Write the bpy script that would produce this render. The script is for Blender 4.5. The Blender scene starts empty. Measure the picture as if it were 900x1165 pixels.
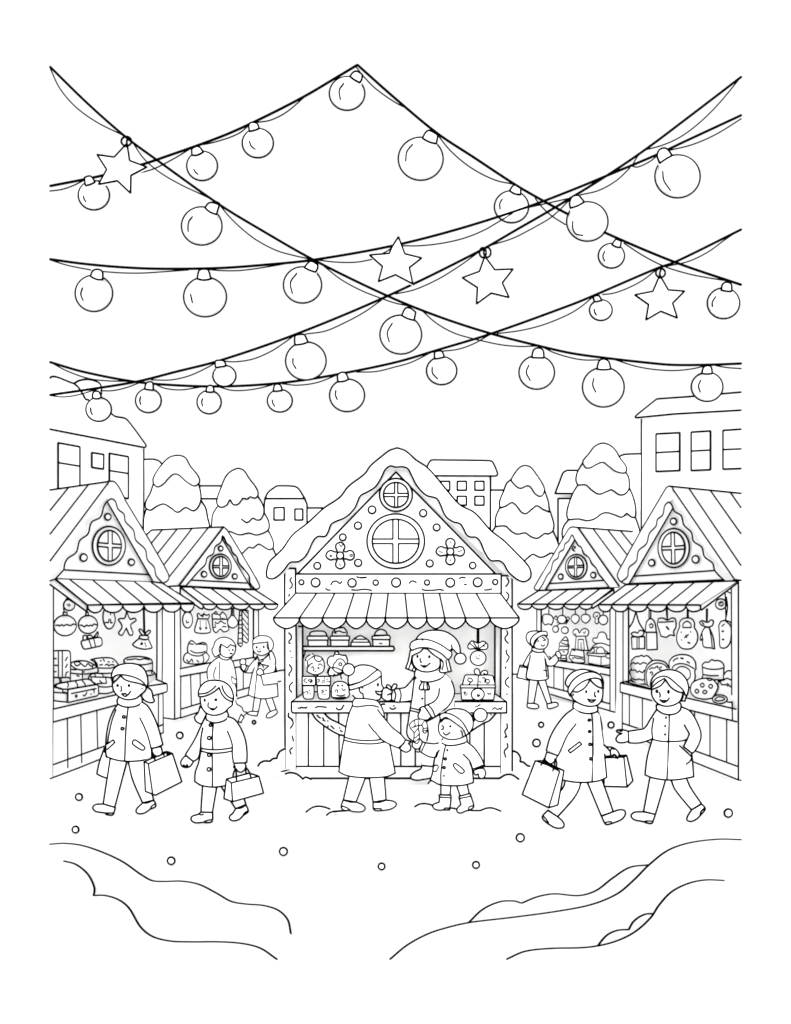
import bpy, math, re
import numpy as np
from mathutils import Vector
from mathutils.geometry import delaunay_2d_cdt

SC = bpy.context.scene
COL = SC.collection
F = 1100.0            # focal length in picture units
CX, HY = 450.0, 692.0 # vanishing point of the street and the horizon
EYE = 2.25            # eye height in metres

# ---------------------------------------------------------------- materials
def mat_noise(name, c0, c1, scale, rough=0.9, bump=0.0):
    m = bpy.data.materials.new(name); m.use_nodes = True
    nt = m.node_tree; nt.nodes.clear()
    out = nt.nodes.new('ShaderNodeOutputMaterial')
    b = nt.nodes.new('ShaderNodeBsdfPrincipled')
    b.inputs['Roughness'].default_value = rough
    b.inputs['Specular IOR Level'].default_value = 0.0
    tc = nt.nodes.new('ShaderNodeTexCoord')
    n = nt.nodes.new('ShaderNodeTexNoise'); n.inputs['Scale'].default_value = scale
    r = nt.nodes.new('ShaderNodeValToRGB')
    r.color_ramp.elements[0].color = (*c0, 1); r.color_ramp.elements[1].color = (*c1, 1)
    nt.links.new(tc.outputs['Object'], n.inputs['Vector'])
    nt.links.new(n.outputs['Fac'], r.inputs['Fac'])
    nt.links.new(r.outputs['Color'], b.inputs['Base Color'])
    if bump:
        bp = nt.nodes.new('ShaderNodeBump'); bp.inputs['Strength'].default_value = bump
        nt.links.new(n.outputs['Fac'], bp.inputs['Height']); nt.links.new(bp.outputs['Normal'], b.inputs['Normal'])
    nt.links.new(b.outputs['BSDF'], out.inputs['Surface'])
    return m
PAPER = mat_noise('white_paint', (.94, .94, .94), (.96, .96, .96), 3.0)
SNOW = mat_noise('snow', (.94, .94, .94), (.97, .97, .97), 0.8)
INK = mat_noise('black_ink', (.0, .0, .0), (.0015, .0015, .0015), 20.0, 1.0)

# ---------------------------------------------------------------- tracing frame
fr_ = [0.0, 0.0, 1.0]
def fr(ox, oy, s): fr_[:] = [ox, oy, s]
_tok = re.compile(r'(-?[\d.]+),(-?[\d.]+)([!/~]*)')
def parse(s):
    """'x,y x,y! x,y/' -> points; ! = sharp corner, / = the run after this point carries no line; leading L = straight runs"""
    lin = s.startswith('L')
    o = []
    for a, b, f in _tok.findall(s):
        o.append((fr_[0] + float(a) / fr_[2], fr_[1] + float(b) / fr_[2], lin or '!' in f or '/' in f, '/' in f))
    return o
def circ(cx, cy, rx, ry=None, n=28, rot=0):
    ry = rx if ry is None else ry
    c, s_ = math.cos(rot), math.sin(rot)
    o = []
    for k in range(n):
        a = 2 * math.pi * k / n
        x, y = rx * math.cos(a), ry * math.sin(a)
        o.append((fr_[0] + (cx + x * c - y * s_) / fr_[2], fr_[1] + (cy + x * s_ + y * c) / fr_[2], False, False))
    return o
def arc(cx, cy, rx, ry, a0, a1, n=12):
    o = []
    for k in range(n + 1):
        a = math.radians(a0 + (a1 - a0) * k / n)
        o.append((fr_[0] + (cx + rx * math.cos(a)) / fr_[2], fr_[1] + (cy + ry * math.sin(a)) / fr_[2], False, False))
    return o
def rect(x0, y0, x1, y1): return parse(f'L{x0},{y0} {x1},{y0} {x1},{y1} {x0},{y1}')
def P(o): return parse(o) if isinstance(o, str) else o

def smooth(pts, closed):
    """Catmull-Rom through the points, sharp corners kept. Returns [(x, y, corner, noink)]"""
    n = len(pts); out = []
    segs = n if closed else n - 1
    for i in range(segs):
        p1, p2 = pts[i], pts[(i + 1) % n]
        p0 = pts[(i - 1) % n] if (closed or i > 0) else p1
        p3 = pts[(i + 2) % n] if (closed or i + 2 < n) else p2
        L = math.hypot(p2[0] - p1[0], p2[1] - p1[1])
        if L < 1e-6: continue
        both = p1[2] and p2[2]
        k = 1 if both else max(2, min(10, int(L / 1.6) + 1))
        m1 = (0, 0); m2 = (0, 0)
        d = lambda a, b: max(math.hypot(b[0] - a[0], b[1] - a[1]), 1e-6)
        if not both:
            if p1[2] or p0 is p1: m1 = ((p2[0] - p1[0]), (p2[1] - p1[1]))
            else:
                t = L / (d(p0, p1) + L) * 1.0
                m1 = ((p2[0] - p0[0]) * t, (p2[1] - p0[1]) * t)
            if p2[2] or p3 is p2: m2 = ((p2[0] - p1[0]), (p2[1] - p1[1]))
            else:
                t = L / (d(p2, p3) + L) * 1.0
                m2 = ((p3[0] - p1[0]) * t, (p3[1] - p1[1]) * t)
        for j in range(k):
            t = j / k; t2 = t * t; t3 = t2 * t
            h1, h2, h3, h4 = 2*t3-3*t2+1, t3-2*t2+t, -2*t3+3*t2, t3-t2
            x = h1*p1[0] + h2*m1[0] + h3*p2[0] + h4*m2[0] if not both else p1[0]
            y = h1*p1[1] + h2*m1[1] + h3*p2[1] + h4*m2[1] if not both else p1[1]
            out.append((x, y, p1[2] and j == 0, p1[3]))
    if not closed: out.append((pts[-1][0], pts[-1][1], True, False))
    return out

# ---------------------------------------------------------------- space
def ray(px, py, Y): return Vector(((px - CX) / F * Y, Y, EYE - (py - HY) / F * Y))
def flat(Y): return lambda x, y: Y
def foot(py): return EYE * F / (py - HY)      # distance of a point of the ground seen at picture row py
def plane(*q):
    A = np.array([[a[0], a[1], 1.0] for a in q]); b = np.array([1.0 / a[2] for a in q])
    k = np.linalg.lstsq(A, b, rcond=None)[0]
    def f(x, y):
        v = k[0] * x + k[1] * y + k[2]
        return 1.0 / max(v, 1 / 200.0)
    return f
def wallplane(x0, Y0, x1, Y1): return plane((x0, 600, Y0), (x1, 600, Y1), (x0, 800, Y0), (x1, 800, Y1))
cur = {'lw': 2.3, 'dep': flat(12.0), 'dir': Vector((0, 1, 0)), 'org': Vector((0, 0, 0))}

def place(dep, bx, by, Y=None):
    """a thing's stand: its depth function and base point (picture column, row)"""
    if not callable(dep): dep = flat(dep)
    cur['dep'] = dep
    Y = dep(bx, by) if Y is None else Y
    o = ray(bx, by, Y)
    cur['org'] = o
    d = Vector((o.x, o.y, 0)); d.normalize(); cur['dir'] = d

class MB:
    def __init__(s): s.v = []; s.f = []; s.m = []
    def add(s, vs, fs, mi):
        b = len(s.v); s.v += vs; s.f += [tuple(i + b for i in f) for f in fs]; s.m += [mi] * len(fs)
    def tube(s, pts, rad, mi=1, sides=6, closed=False):
        pts = [Vector(p) for p in pts]
        q = [pts[0]]; 
        rr = [rad] * len(pts) if not isinstance(rad, list) else rad
        r2 = [rr[0]]
        for p, r in zip(pts[1:], rr[1:]):
            if (p - q[-1]).length > 1e-5: q.append(p); r2.append(r)
        if len(q) < 2: return
        n = len(q); vs = []; fs = []
        if closed and (q[0] - q[-1]).length < 1e-5: q.pop(); r2.pop(); n -= 1
        if not closed:   # rounded ends
            a = (q[0] - q[1]).normalized() * r2[0] * .7; b = (q[-1] - q[-2]).normalized() * r2[-1] * .7
            q = [q[0] + a] + q + [q[-1] + b]; r2 = [r2[0] * .45] + r2 + [r2[-1] * .45]; n += 2
        for i in range(n):
            if closed: t = q[(i + 1) % n] - q[i - 1]
            else: t = q[min(i + 1, n - 1)] - q[max(i - 1, 0)]
            if t.length < 1e-9: t = Vector((1, 0, 0))
            t.normalize()
            w = (q[i] - Vector((0, 0, EYE))).normalized()
            u = t.cross(w)
            if u.length < 1e-4: u = t.cross(Vector((0, 0, 1)))
            u.normalize(); w2 = u.cross(t)
            for k in range(sides):
                a = 2 * math.pi * k / sides
                vs.append(q[i] + (u * math.cos(a) + w2 * math.sin(a)) * r2[i])
        for i in range(n if closed else n - 1):
            j = (i + 1) % n
            for k in range(sides):
                k2 = (k + 1) % sides
                fs.append((i*sides + k, i*sides + k2, j*sides + k2, j*sides + k))
        if not closed:
            fs.append(tuple(range(sides - 1, -1, -1))); fs.append(tuple((n-1)*sides + k for k in range(sides)))
        s.add(vs, fs, mi)
    def build(s, name, org, parent=None, mats=None, smooth_=True):
        me = bpy.data.meshes.new(name)
        off = Vector(org)
        me.from_pydata([tuple(Vector(v) - off) for v in s.v], [], s.f)
        for m in (mats or (PAPER, INK)): me.materials.append(m)
        me.polygons.foreach_set('material_index', s.m)
        me.update()
        o = bpy.data.objects.new(name, me); COL.objects.link(o)
        if parent is not None:
            o.parent = parent
            o.location = off - WORLD[parent.name]
        else: o.location = off
        WORLD[o.name] = off.copy()
        return o
WORLD = {}
def tag(o, label=None, cat=None, group=None, kind=None):
    if label: o['label'] = label
    if cat: o['category'] = cat
    if group: o['group'] = group
    if kind: o['kind'] = kind
    return o
def thing(name, label, cat, group=None, kind=None):
    o = bpy.data.objects.new(name, None); COL.objects.link(o)
    o.empty_display_size = .2
    o.location = cur['org']; WORLD[o.name] = cur['org'].copy()
    return tag(o, label, cat, group, kind)

def ink_runs(sm, closed):
    """split the smoothed line into runs without unlined stretches and without sharp kinks inside"""
    n = len(sm); idx = list(range(n)) + ([0] if closed else [])
    runs = []; r = []
    for a, i in enumerate(idx):
        p = sm[i]
        r.append((p[0], p[1]))
        last = a == len(idx) - 1
        if last: runs.append(r); break
        if p[3]:
            runs.append(r); r = []
            continue
        if 0 < a and len(r) > 1:
            q0 = sm[idx[a-1]]; q2 = sm[idx[a+1]]
            v1 = (p[0]-q0[0], p[1]-q0[1]); v2 = (q2[0]-p[0], q2[1]-p[1])
            l1, l2 = math.hypot(*v1), math.hypot(*v2)
            if l1 > 1e-6 and l2 > 1e-6 and (v1[0]*v2[0]+v1[1]*v2[1])/(l1*l2) < .75:
                runs.append(r); r = [(p[0], p[1])]
    fixed = []
    k = 0
    for r in runs:
        if len(r) > 1: fixed.append(r)
    return fixed

LW = 2.3
def shape(mb, outline, z=0.0, T=.06, b=.02, ink=(), edge=True, lw=None, res=None):
    """a solid with the traced outline: side wall T deep, softly domed by b front and back, piped with a dark line"""
    dep, d0 = cur['dep'], cur['dir']
    lw = lw or cur['lw']
    sm = smooth(P(outline), True)
    xy = [(p[0], p[1]) for p in sm]
    pl = [xy[0]]
    for p in xy[1:]:
        if math.hypot(p[0]-pl[-1][0], p[1]-pl[-1][1]) > .08: pl.append(p)
    if math.hypot(pl[0][0]-pl[-1][0], pl[0][1]-pl[-1][1]) < .08: pl.pop()
    A = np.array(pl); B = np.roll(A, -1, axis=0)
    AB = B - A; L2 = (AB**2).sum(1) + 1e-12
    def dist(Q):
        Q = np.asarray(Q, float)
        w = Q[:, None, :] - A[None]
        t = np.clip((w * AB[None]).sum(2) / L2[None], 0, 1)
        return np.sqrt((((w - t[..., None] * AB[None])**2).sum(2))).min(1)
    def inside(Q):
        Q = np.asarray(Q, float); x, y = Q[:, 0:1], Q[:, 1:2]
        c = ((A[None, :, 1] > y) != (B[None, :, 1] > y))
        with np.errstate(divide='ignore', invalid='ignore'):
            xi = A[None, :, 0] + (y - A[None, :, 1]) * AB[None, :, 0] / np.where(AB[None, :, 1] == 0, 1e-9, AB[None, :, 1])
        return (c & (x < xi)).sum(1) % 2 == 1
    mn, mx = A.min(0), A.max(0)
    inner = []; R = 1.0
    if b > 0:
        g = res or max(1.5, math.sqrt(max((mx[0]-mn[0])*(mx[1]-mn[1]), 1)) / 9)
        gx, gy = np.meshgrid(np.arange(mn[0]+g/2, mx[0], g), np.arange(mn[1]+g/2, mx[1], g))
        Q = np.stack([gx.ravel(), gy.ravel()], 1)
        if len(Q):
            Q = Q[inside(Q)]
        if len(Q):
            dq = dist(Q); R = max(dq.max() * .8, 1e-3); Q = Q[dq > g * .35]
            inner = [tuple(q) for q in Q]
    def bump(Q):
        if b <= 0: return np.zeros(len(Q))
        t = np.clip(dist(Q) / R, 0, 1); return b * t * t * (3 - 2 * t)
    vv = [Vector(p) for p in pl] + [Vector(p) for p in inner]
    n = len(pl)
    vo, eo, fo, ov, oe, of_ = delaunay_2d_cdt(vv, [(i, (i+1) % n) for i in range(n)], [], 1, 1e-5)
    pts = [(v.x, v.y) for v in vo]
    h = bump(pts)
    fv, bv = [], []
    cnt = {}
    for f in fo:
        f = list(f)
        for i in range(len(f)):
            e = (f[i], f[(i+1) % len(f)]); k = tuple(sorted(e)); cnt.setdefault(k, []).append(e)
    for (x, y), hh in zip(pts, h):
        Y = dep(x, y) - z
        fv.append(ray(x, y, Y - hh))
        bv.append(ray(x, y, Y) + d0 * (T + hh))
    N = len(pts); fs = []
    for f in fo:
        f = list(f); fs.append(tuple(f)); fs.append(tuple(i + N for i in reversed(f)))
    for k, e in cnt.items():
        if len(e) == 1:
            a, c = e[0]; fs.append((c, a, a + N, c + N))
    mb.add(fv + bv, fs, 0)
    def line(r, w, zz, closed=False, on=True):
        hq = bump(r) if on else np.zeros(len(r))
        pp = []; rr = []
        for (x, y), hh in zip(r, hq):
            Y = dep(x, y) - z - (hh * 1.0 + (b * .10 if on else 0)) - zz
            rr.append(w / 2 * Y / F); pp.append(ray(x, y, Y))
        mb.tube(pp, rr, 1, 6)
    if edge:
        for r in ink_runs(sm, True): line(r, lw, .002, on=False)
    for s in ink:
        w = lw * .9; c = False
        if isinstance(s, tuple): s, w = s; w = w * lw / 2.2
        if isinstance(s, str) and s.startswith('@'): c = True; s = s[1:]
        q = smooth(P(s), c)
        for r in ink_runs(q, c): line(r, w, .006)
def blot(mb, cx, cy, rx, ry, z, n=10, zz=.012):
    """a small solid dark spot (an eye, a dot) raised from the surface"""
    x0 = fr_[0] + cx / fr_[2]; y0 = fr_[1] + cy / fr_[2]; rx /= fr_[2]; ry /= fr_[2]
    Y = cur['dep'](x0, y0) - z - zz
    c = ray(x0, y0, Y - .004); ring = [ray(x0 + rx*math.cos(2*math.pi*k/n), y0 + ry*math.sin(2*math.pi*k/n), Y) for k in range(n)]
    rb = [p + cur['dir'] * (zz + .01) for p in ring]
    vs = [c] + ring + rb
    fs = [(0, 1 + (k+1) % n, 1 + k) for k in range(n)] + [(1+k, 1+(k+1) % n, 1+n+(k+1) % n, 1+n+k) for k in range(n)]
    mb.add(vs, fs, 1)

def pen(w): cur['lw'] = w
def part(name, parent, outline, z=0.0, T=.06, b=.02, ink=(), dots=(), label=None, mats=None, **kw):
    mb = MB(); shape(mb, outline, z, T, b, ink, **kw)
    for d in dots: blot(mb, d[0], d[1], d[2], d[3] if len(d) > 3 else d[2], z + b)
    o = mb.build(name, cur['org'], parent, mats)
    if label: o['label'] = label
    return o
def multi(name, parent, shapes, label=None, dots=(), mats=None):
    """one continuous object made of several overlapping traced volumes; shapes = [(outline, dict)]"""
    mb = MB()
    for s, kw in shapes: shape(mb, s, **kw)
    for d in dots: blot(mb, d[0], d[1], d[2], d[3], d[4])
    o = mb.build(name, cur['org'], parent, mats)
    if label: o['label'] = label
    return o
def solo(name, label, cat, outline, group=None, kind=None, dots=(), **kw):
    o = part(name, None, outline, dots=dots, **kw)
    return tag(o, label, cat, group, kind)
def strokes(name, parent, lines, z=0.0, lw=None, label=None):
    mb = MB(); lw = lw or cur['lw']
    for s in lines:
        w = lw
        if isinstance(s, tuple): s, w = s
        c = isinstance(s, str) and s.startswith('@')
        if c: s = s[1:]
        for r in ink_runs(smooth(P(s), c), c):
            mb.tube([ray(x, y, cur['dep'](x, y) - z) for x, y in r], [w/2*(cur['dep'](x, y) - z)/F for x, y in r], 1, 6)
    o = mb.build(name, cur['org'], parent)
    if label: o['label'] = label
    return o

def q(f, s):
    """points read in another frame"""
    o = list(fr_); fr_[:] = list(f); r = parse(s); fr_[:] = o
    return r
def ball(mb, cx, cy, rx, ry, Y, lw=LW, ink=(), seg=28, rings=16):
    """a solid rounded ball whose rim carries a dark piping"""
    x0 = fr_[0] + cx / fr_[2]; y0 = fr_[1] + cy / fr_[2]; rx /= fr_[2]; ry /= fr_[2]
    c = ray(x0, y0, Y); e = Vector((0, 0, EYE)); d = (c - e).normalized(); D = (c - e).length
    u = d.cross(Vector((0, 0, 1))).normalized(); v = u.cross(d)
    def on(px, py, back=0.0):
        r = (ray(px, py, 1.0) - e).normalized(); return e + r * ((D - back) / r.dot(d))
    RX, RZ = rx * Y / F, ry * Y / F; R = (RX + RZ) / 2; RY = R * .42
    vs = []; fs = []
    for i in range(rings + 1):
        th = math.pi * i / rings
        for k in range(seg):
            a = 2 * math.pi * k / seg
            vs.append(c + Vector((RX * .945 * math.sin(th) * math.cos(a), RY * math.sin(th) * math.sin(a), RZ * .945 * math.cos(th))))
    for i in range(rings):
        for k in range(seg):
            k2 = (k + 1) % seg
            fs.append((i*seg + k, (i+1)*seg + k, (i+1)*seg + k2, i*seg + k2))
    mb.add(vs, fs, 0)
    n = 44
    mb.tube([ray(x0 + rx * math.cos(2*math.pi*k/n), y0 + ry * math.sin(2*math.pi*k/n), Y - R * .1) for k in range(n)], lw / 2 * Y / F, 1, 6, closed=True)
    for s in ink:
        pp = []
        for p in smooth(P(s), False):
            dx = (p[0] - x0) / rx; dy = (p[1] - y0) / ry
            pp.append(ray(p[0], p[1], Y - RY * 1.1 * math.sqrt(max(0.0, 1 - dx*dx - dy*dy)) - R * .14))
        mb.tube(pp, lw / 2 * Y / F, 1, 6)
    return R
# ================================================================ overhead garlands
CORDS = {
 'A': (9.0, 11.5, "57,76 100,118 143.3,156 178.2,181.8 250,232.9 294.4,260 356.7,295.6 441,336.7 500,360.5 558.9,379.6 614.4,393.8 650,401.8 687.8,407.1 738.9,412.9 765.6,415.1 805.6,415 843.3,413.6"),
 'B': (9.6, 8.6, "57,211.6 116.7,199.6 161,187.3 178,181.8 250,156 291,137.8 345.6,110 383.3,87.8 406.7,73.8"),
 'C': (8.6, 11.0, "406.7,73.8 450,112.2 496.7,151 538.9,178.9 587.8,211 618.9,228.9 645.6,243.3 687.8,264.4 767.8,298.2 843.3,324"),
 'D': (11.2, 9.6, "57,294.9 94.4,300 138.9,304 183.3,305.8 250,304.9 303.3,301.1 356.7,295.6 446.7,279.6 523.3,260 601,235.1 650,216.5 690,200 745.6,176.7 780,160.5 843.3,131.1"),
 'E': (11.8, 9.2, "57,449.3 94.4,444 154.4,434.4 200,423 250,410.2 334.4,381.1 441,336.7 543.3,286.7 590,260 632.2,235.6 690,200 734.4,170 783.3,133.3 843.3,87.5"),
 'F': (12.4, 10.4, "57,412 94.4,422.9 154.4,434.4 205.6,438.6 250,439.6 294.4,437.8 338.9,433.3 383.3,426 450,412.2 498.9,397.8 558.9,379.6 650,346.7 674.4,336.7 746.7,305.6 767.8,298.2 843.3,261.1"),
}
SWAG = {k: [] for k in 'ABCDEF'}
def sw(k, *s):
    for q in s: SWAG[k].append(P(q))
fr(50, 60, 4.5)
sw('A', "30,75 80,180 160,275 270,355 400,420", "455,460 510,540 590,610 700,675 800,722 900,770")
sw('B', "30,708 90,700 150,680 210,650", "262,655 290,656", "460,622 560,595 660,545 760,485", "815,470 860,461 900,450 960,430 1010,405 1050,370")
fr(250, 60, 4.5)
sw('A', "0,780 50,840 112,900 190,960 290,1012 380,1038 470,1058", "530,1090 620,1160 720,1215 820,1255 900,1282 960,1295 1030,1315")
sw('B', "185,357 260,345 340,305 430,230")
sw('C', "700,75 740,125 800,185 900,255 970,290")
fr(450, 60, 4.5)
sw('C', "215,420 280,500 360,570 440,620 520,655 600,672", "715,745 750,790 800,835 870,880")
sw('D', "470,900 540,858 600,822", "680,792 780,770 890,745")
sw('E', "700,900 800,840 900,745")
fr(650, 60, 4.5)
sw('E', "45,728 140,705 230,655 300,590", "310,580 340,530 370,500", "375,498 470,472 560,430 660,355 760,255 870,122")
sw('D', "310,580 340,585 400,558 440,528", "500,500 620,470 740,418 870,338")
fr(50, 260, 4.5)
sw('D', "30,160 120,188 240,212", "300,220 400,227 500,228 600,222 740,212", "830,208 900,215 1000,215 1120,200 1280,172")
sw('E', "30,855 100,862 180,850 280,820", "290,830 350,830 420,815 500,785", "550,775 650,775 740,755 820,720 890,682")
sw('F', "40,688 120,730 230,768 330,780 440,782", "565,795 620,818 700,826 780,815 830,805")
fr(250, 260, 4.5)
sw('D', "490,160 600,172 700,172 780,158", "830,130 865,110 885,92")
sw('E', "10,678 80,682 170,668 260,630 330,585 385,545", "440,540 540,525 640,482 740,428 830,365")
sw('F', "0,812 60,828 130,828 200,818 270,800", "320,795 400,802 500,788 605,748", "700,735 800,732 900,708 980,685 1090,630")
fr(450, 260, 4.5)
sw('A', "130,415 210,485 300,535 400,565 430,572 540,595 640,604 740,604 810,635 900,662 970,673 1050,672")
sw('D', "30,88 120,88 220,78 320,58 400,32 470,0")
sw('E', "0,335 100,312 220,258 330,190 430,118", "490,85 600,50 700,0")
sw('F', "240,628 320,618 400,590 480,545", "520,538 640,522 740,498 830,465 900,432 950,400 1005,355")
fr(650, 260, 4.5)
sw('A', "225,672 330,705 430,722 530,727 620,718 690,702", "740,702 800,712 870,717")
sw('C', "270,75 370,140 480,195 600,232 700,252 800,268")
sw('F', "160,338 220,330 300,300 370,262 430,215", "480,195 600,168 700,120 790,55 865,5")
LAB = {
 'A': 'long black cord falling from the top left corner to the middle of the right edge',
 'B': 'black cord rising from the upper left edge to the peak at top centre',
 'C': 'black cord falling from the peak at top centre towards the right edge',
 'D': 'black cord almost level at the left and rising to the second highest point at right',
 'E': 'black cord climbing from the lowest left end to the highest point at right',
 'F': 'lowest black cord sagging over the stalls and rising to the right',
}
for k, (ya, yb, s) in CORDS.items():
    fr(0, 0, 1)
    place(lambda x, y, a=ya, b=yb: a + (b - a) * (x - 57) / 786.0 if True else a, 450, 300)
    if k in 'BC':
        x0, x1 = (57, 407) if k == 'B' else (407, 843)
        place(lambda x, y, a=ya, b=yb, p=x0, q=x1: a + (b - a) * (x - p) / (q - p), 400, 200)
    th = thing('garland', LAB[k], 'garland', 'cords strung over the market')
    strokes('main_cord', th, [(s, 2.95)], z=0)
    strokes('light_wire', th, [(q, 1.6) for q in SWAG[k]], z=-.03)
    CORDS[k] = cur['dep']

# frame, ball (cx, cy, rx, ry), cap outline, highlight, cord, label
BULBS = [
 ((50,60,4.5),(256,730,80,75),"208,640! 228,632 242,634 262,662! 235,675 212,680!","202,733 206,750 215,763",'B','small glass bulb under the left star, furthest left on its cord'),
 ((50,60,4.5),(810,580,79,75),"758,525! 757,490! 790,480 817,508! 785,524","767,595 775,610 790,622",'B','bulb just above the crossing of two cords at upper left'),
 ((50,60,4.5),(808,887,104,98),"825,795! 838,775 856,767 898,778! 883,828! 850,815","760,838 742,862 737,890 738,915",'A','larger bulb hanging left of centre below the small pair, tilted cap'),
 ((250,60,4.5),(195,463,80,75),"152,403! 150,370 160,358 190,362 202,388! 178,397","152,452 160,475 182,494",'B','bulb on the rising cord, between the crossing and the peak'),
 ((250,60,4.5),(652,209,91,86),"667,122! 682,102 700,95 730,112! 727,135 717,153! 692,140","635,155 612,190 618,240",'B','topmost bulb, right under the peak of the cords'),
 ((450,60,4.5),(129,543,115,110),"138,438! 155,408 172,398 215,420! 213,445 207,466! 172,456","88,467 58,505 52,555",'C','big bulb high in the centre with a slanting cap'),
 ((450,60,4.5),(594,789,88,82),"584,707! 607,678 641,692! 640,727! 610,722","547,748 534,770 536,800",'C','bulb crossed in front by a rising black cord'),
 ((650,60,4.5),(82,864,106,101),"-5,795! -8,765 5,738 30,730 42,735 66,765! 30,784","8,862 8,900 25,928 60,935",'C','large bulb covering the meeting of cords right of centre'),
 ((650,60,4.5),(544,633,116,110),"453,565! 440,525 452,497 475,488 492,495 516,526! 485,543","468,606 475,655 508,705",'D','largest bulb at upper right, beside the right edge'),
 ((50,260,4.5),(256,332,96,93),"238,245! 253,215 285,211 300,225 300,262! 270,260","197,302 188,335 200,368",'D','bulb nearest the left end of the level cord'),
 ((50,260,4.5),(825,350,110,102),"785,258! 795,215 815,208 840,212 855,258! 820,264","750,335 760,380",'D','big round bulb on the level cord, straight upright cap'),
 ((250,260,4.5),(424,289,98,93),"433,200! 465,168 502,185! 500,205 490,223! 460,213","395,227 362,275 372,333",'A','bulb directly under the crossing left of centre'),
 ((450,260,4.5),(27,543,107,100),"32,445! 52,408 75,408 103,428! 95,470! 60,460","-16,483 -42,530 -32,580",'A','bulb in the middle of the picture, cap leaning right, below the crossing'),
 ((250,260,4.5),(441,678,104,98),"385,596! 384,565 388,548 432,543 440,555 452,582! 420,592","375,662 375,690 391,717",'E','large bulb touching the lowest cord from above'),
 ((250,260,4.5),(24,755,59,54),"-20,712! -22,680 -5,675 22,680 32,703! 5,708","-32,738 -36,760 -27,780",'E','small bulb resting on the lowest cord at left'),
 ((50,260,4.5),(535,881,66,62),"515,822! 527,790 555,788 560,828! 540,826","495,860 490,880 495,900",'F','small bulb just below the lower left crossing'),
 ((50,260,4.5),(846,889,62,60),"830,836! 838,808 862,806 872,836! 850,838","812,870 807,888 812,908",'F','second small bulb from the lower left crossing'),
 ((50,430,6),(374,215,87,82),"332,138! 335,105 345,93 375,95 393,133! 365,142","318,203 319,228 330,250",'E','lowest bulb at far left, in front of the roof edge'),
 ((250,260,4.5),(308,882,64,58),"275,833! 283,800 308,800 320,828! 300,832","268,876 272,895 282,910",'F','small bulb on the lowest cord, third from the crossing'),
 ((250,260,4.5),(652,854,90,84),"605,785! 605,748 630,736 645,742 660,772! 635,782","595,828 592,850 602,875",'F','medium bulb on the lowest cord above the big gable'),
 ((450,260,4.5),(236,728,78,72),"200,667! 200,632! 235,628 250,658! 225,664","188,710 190,740 216,770",'F','bulb on the lowest cord right of the middle'),
 ((450,260,4.5),(723,737,91,86),"698,660! 706,625 720,614 740,613 755,625 760,662! 730,662","683,698 670,735 690,778",'A','bulb low in the sky at right of centre, upright cap'),
 ((650,260,4.5),(205,140,67,63),"208,82! 228,55! 255,65! 250,97! 230,94","172,115 162,140 171,167",'C','small bulb just right of the large one covering the cords'),
 ((650,260,4.5),(151,418,58,53),"119,375! 114,350 140,342! 157,368! 138,372","118,412 120,428 129,443",'F','smallest bulb, left of the right hand star'),
 ((650,260,4.5),(779,383,83,79),"768,315! 775,285 795,275 818,285 821,322! 795,321","740,348 723,375 723,400",'C','bulb at the right edge below the cord end, right of the star'),
 ((650,260,4.5),(164,812,107,102),"132,720! 142,680 165,668 190,680 202,720! 165,723","116,766 110,800 126,838",'A','large low bulb at right, left of the last one on its cord'),
 ((650,260,4.5),(695,811,81,75),"668,742! 680,708 712,705 722,742! 695,745","664,775 652,805 661,838",'A','bulb at lower right crossing the big building roof line'),
]
FRONT = {6: .22}
for i, (f_, (cx, cy, rx, ry), cap, hl, k, lab) in enumerate(BULBS):
    fr(*f_)
    gx, gy = fr_[0] + cx / fr_[2], fr_[1] + cy / fr_[2]
    Y = CORDS[k](gx, gy)
    Y = Y - .22 if i != 6 else 12.2     # its rim stays behind the crossing cord
    place(flat(Y), gx, gy)
    th = thing('garland_bulb', 'white round ' + lab, 'light bulb', 'round bulbs on the overhead cords')
    mb = MB(); R_ = ball(mb, cx, cy, rx, ry, Y, 1.95, [hl]); mb.build('globe', cur['org'], th)
    part('cap', th, cap, z=R_ * .75, T=R_ * 1.4, b=.012, lw=2.35)

# stars
fr(50, 60, 4.5)
place(8.7, 135, 190)
th = thing('hanging_star', 'white five pointed star tilted at upper left, overlapping a bulb', 'star', 'stars on the overhead cords')
part('star_body', th, "L273,522 360,535 425,465 438,553 526,585 445,628 443,718 376,655 280,673 322,598", T=.06, b=.03)
strokes('ring', th, [circ(422,453,26,24), "427,440 424,460 428,478"], z=.02)
fr(250, 260, 4.5)
place(9.4, 450, 300)
th = thing('hanging_star', 'white star in the middle of the sky, its tip over the cord', 'star', 'stars on the overhead cords')
part('star_body', th, "L768,136 868,128 885,90 915,43 947,130 1033,151 970,200 988,283 900,236 813,271 834,194", T=.06, b=.03)
fr(450, 260, 4.5)
place(9.9, 555, 315)
th = thing('hanging_star', 'white star with two rings, right of the middle star', 'star', 'stars on the overhead cords')
part('star_body', th, "L457,143 508,212 601,208 546,278 580,352 490,330 415,385 420,302 343,252 430,220", T=.06, b=.03)
strokes('ring', th, [circ(447,123,17,25), circ(470,122,18,25)], z=.02)
fr(650, 260, 4.5)
place(10.3, 750, 340)
th = thing('hanging_star', 'white star on the right, upright under a single ring', 'star', 'stars on the overhead cords')
part('star_body', th, "L453,240 496,315 579,321 518,382 542,457 458,423 383,467 396,389 326,340 418,322", T=.06, b=.03)
strokes('ring', th, [circ(457,227,24,23), "460,208 453,228 457,247"], z=.02)
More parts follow.
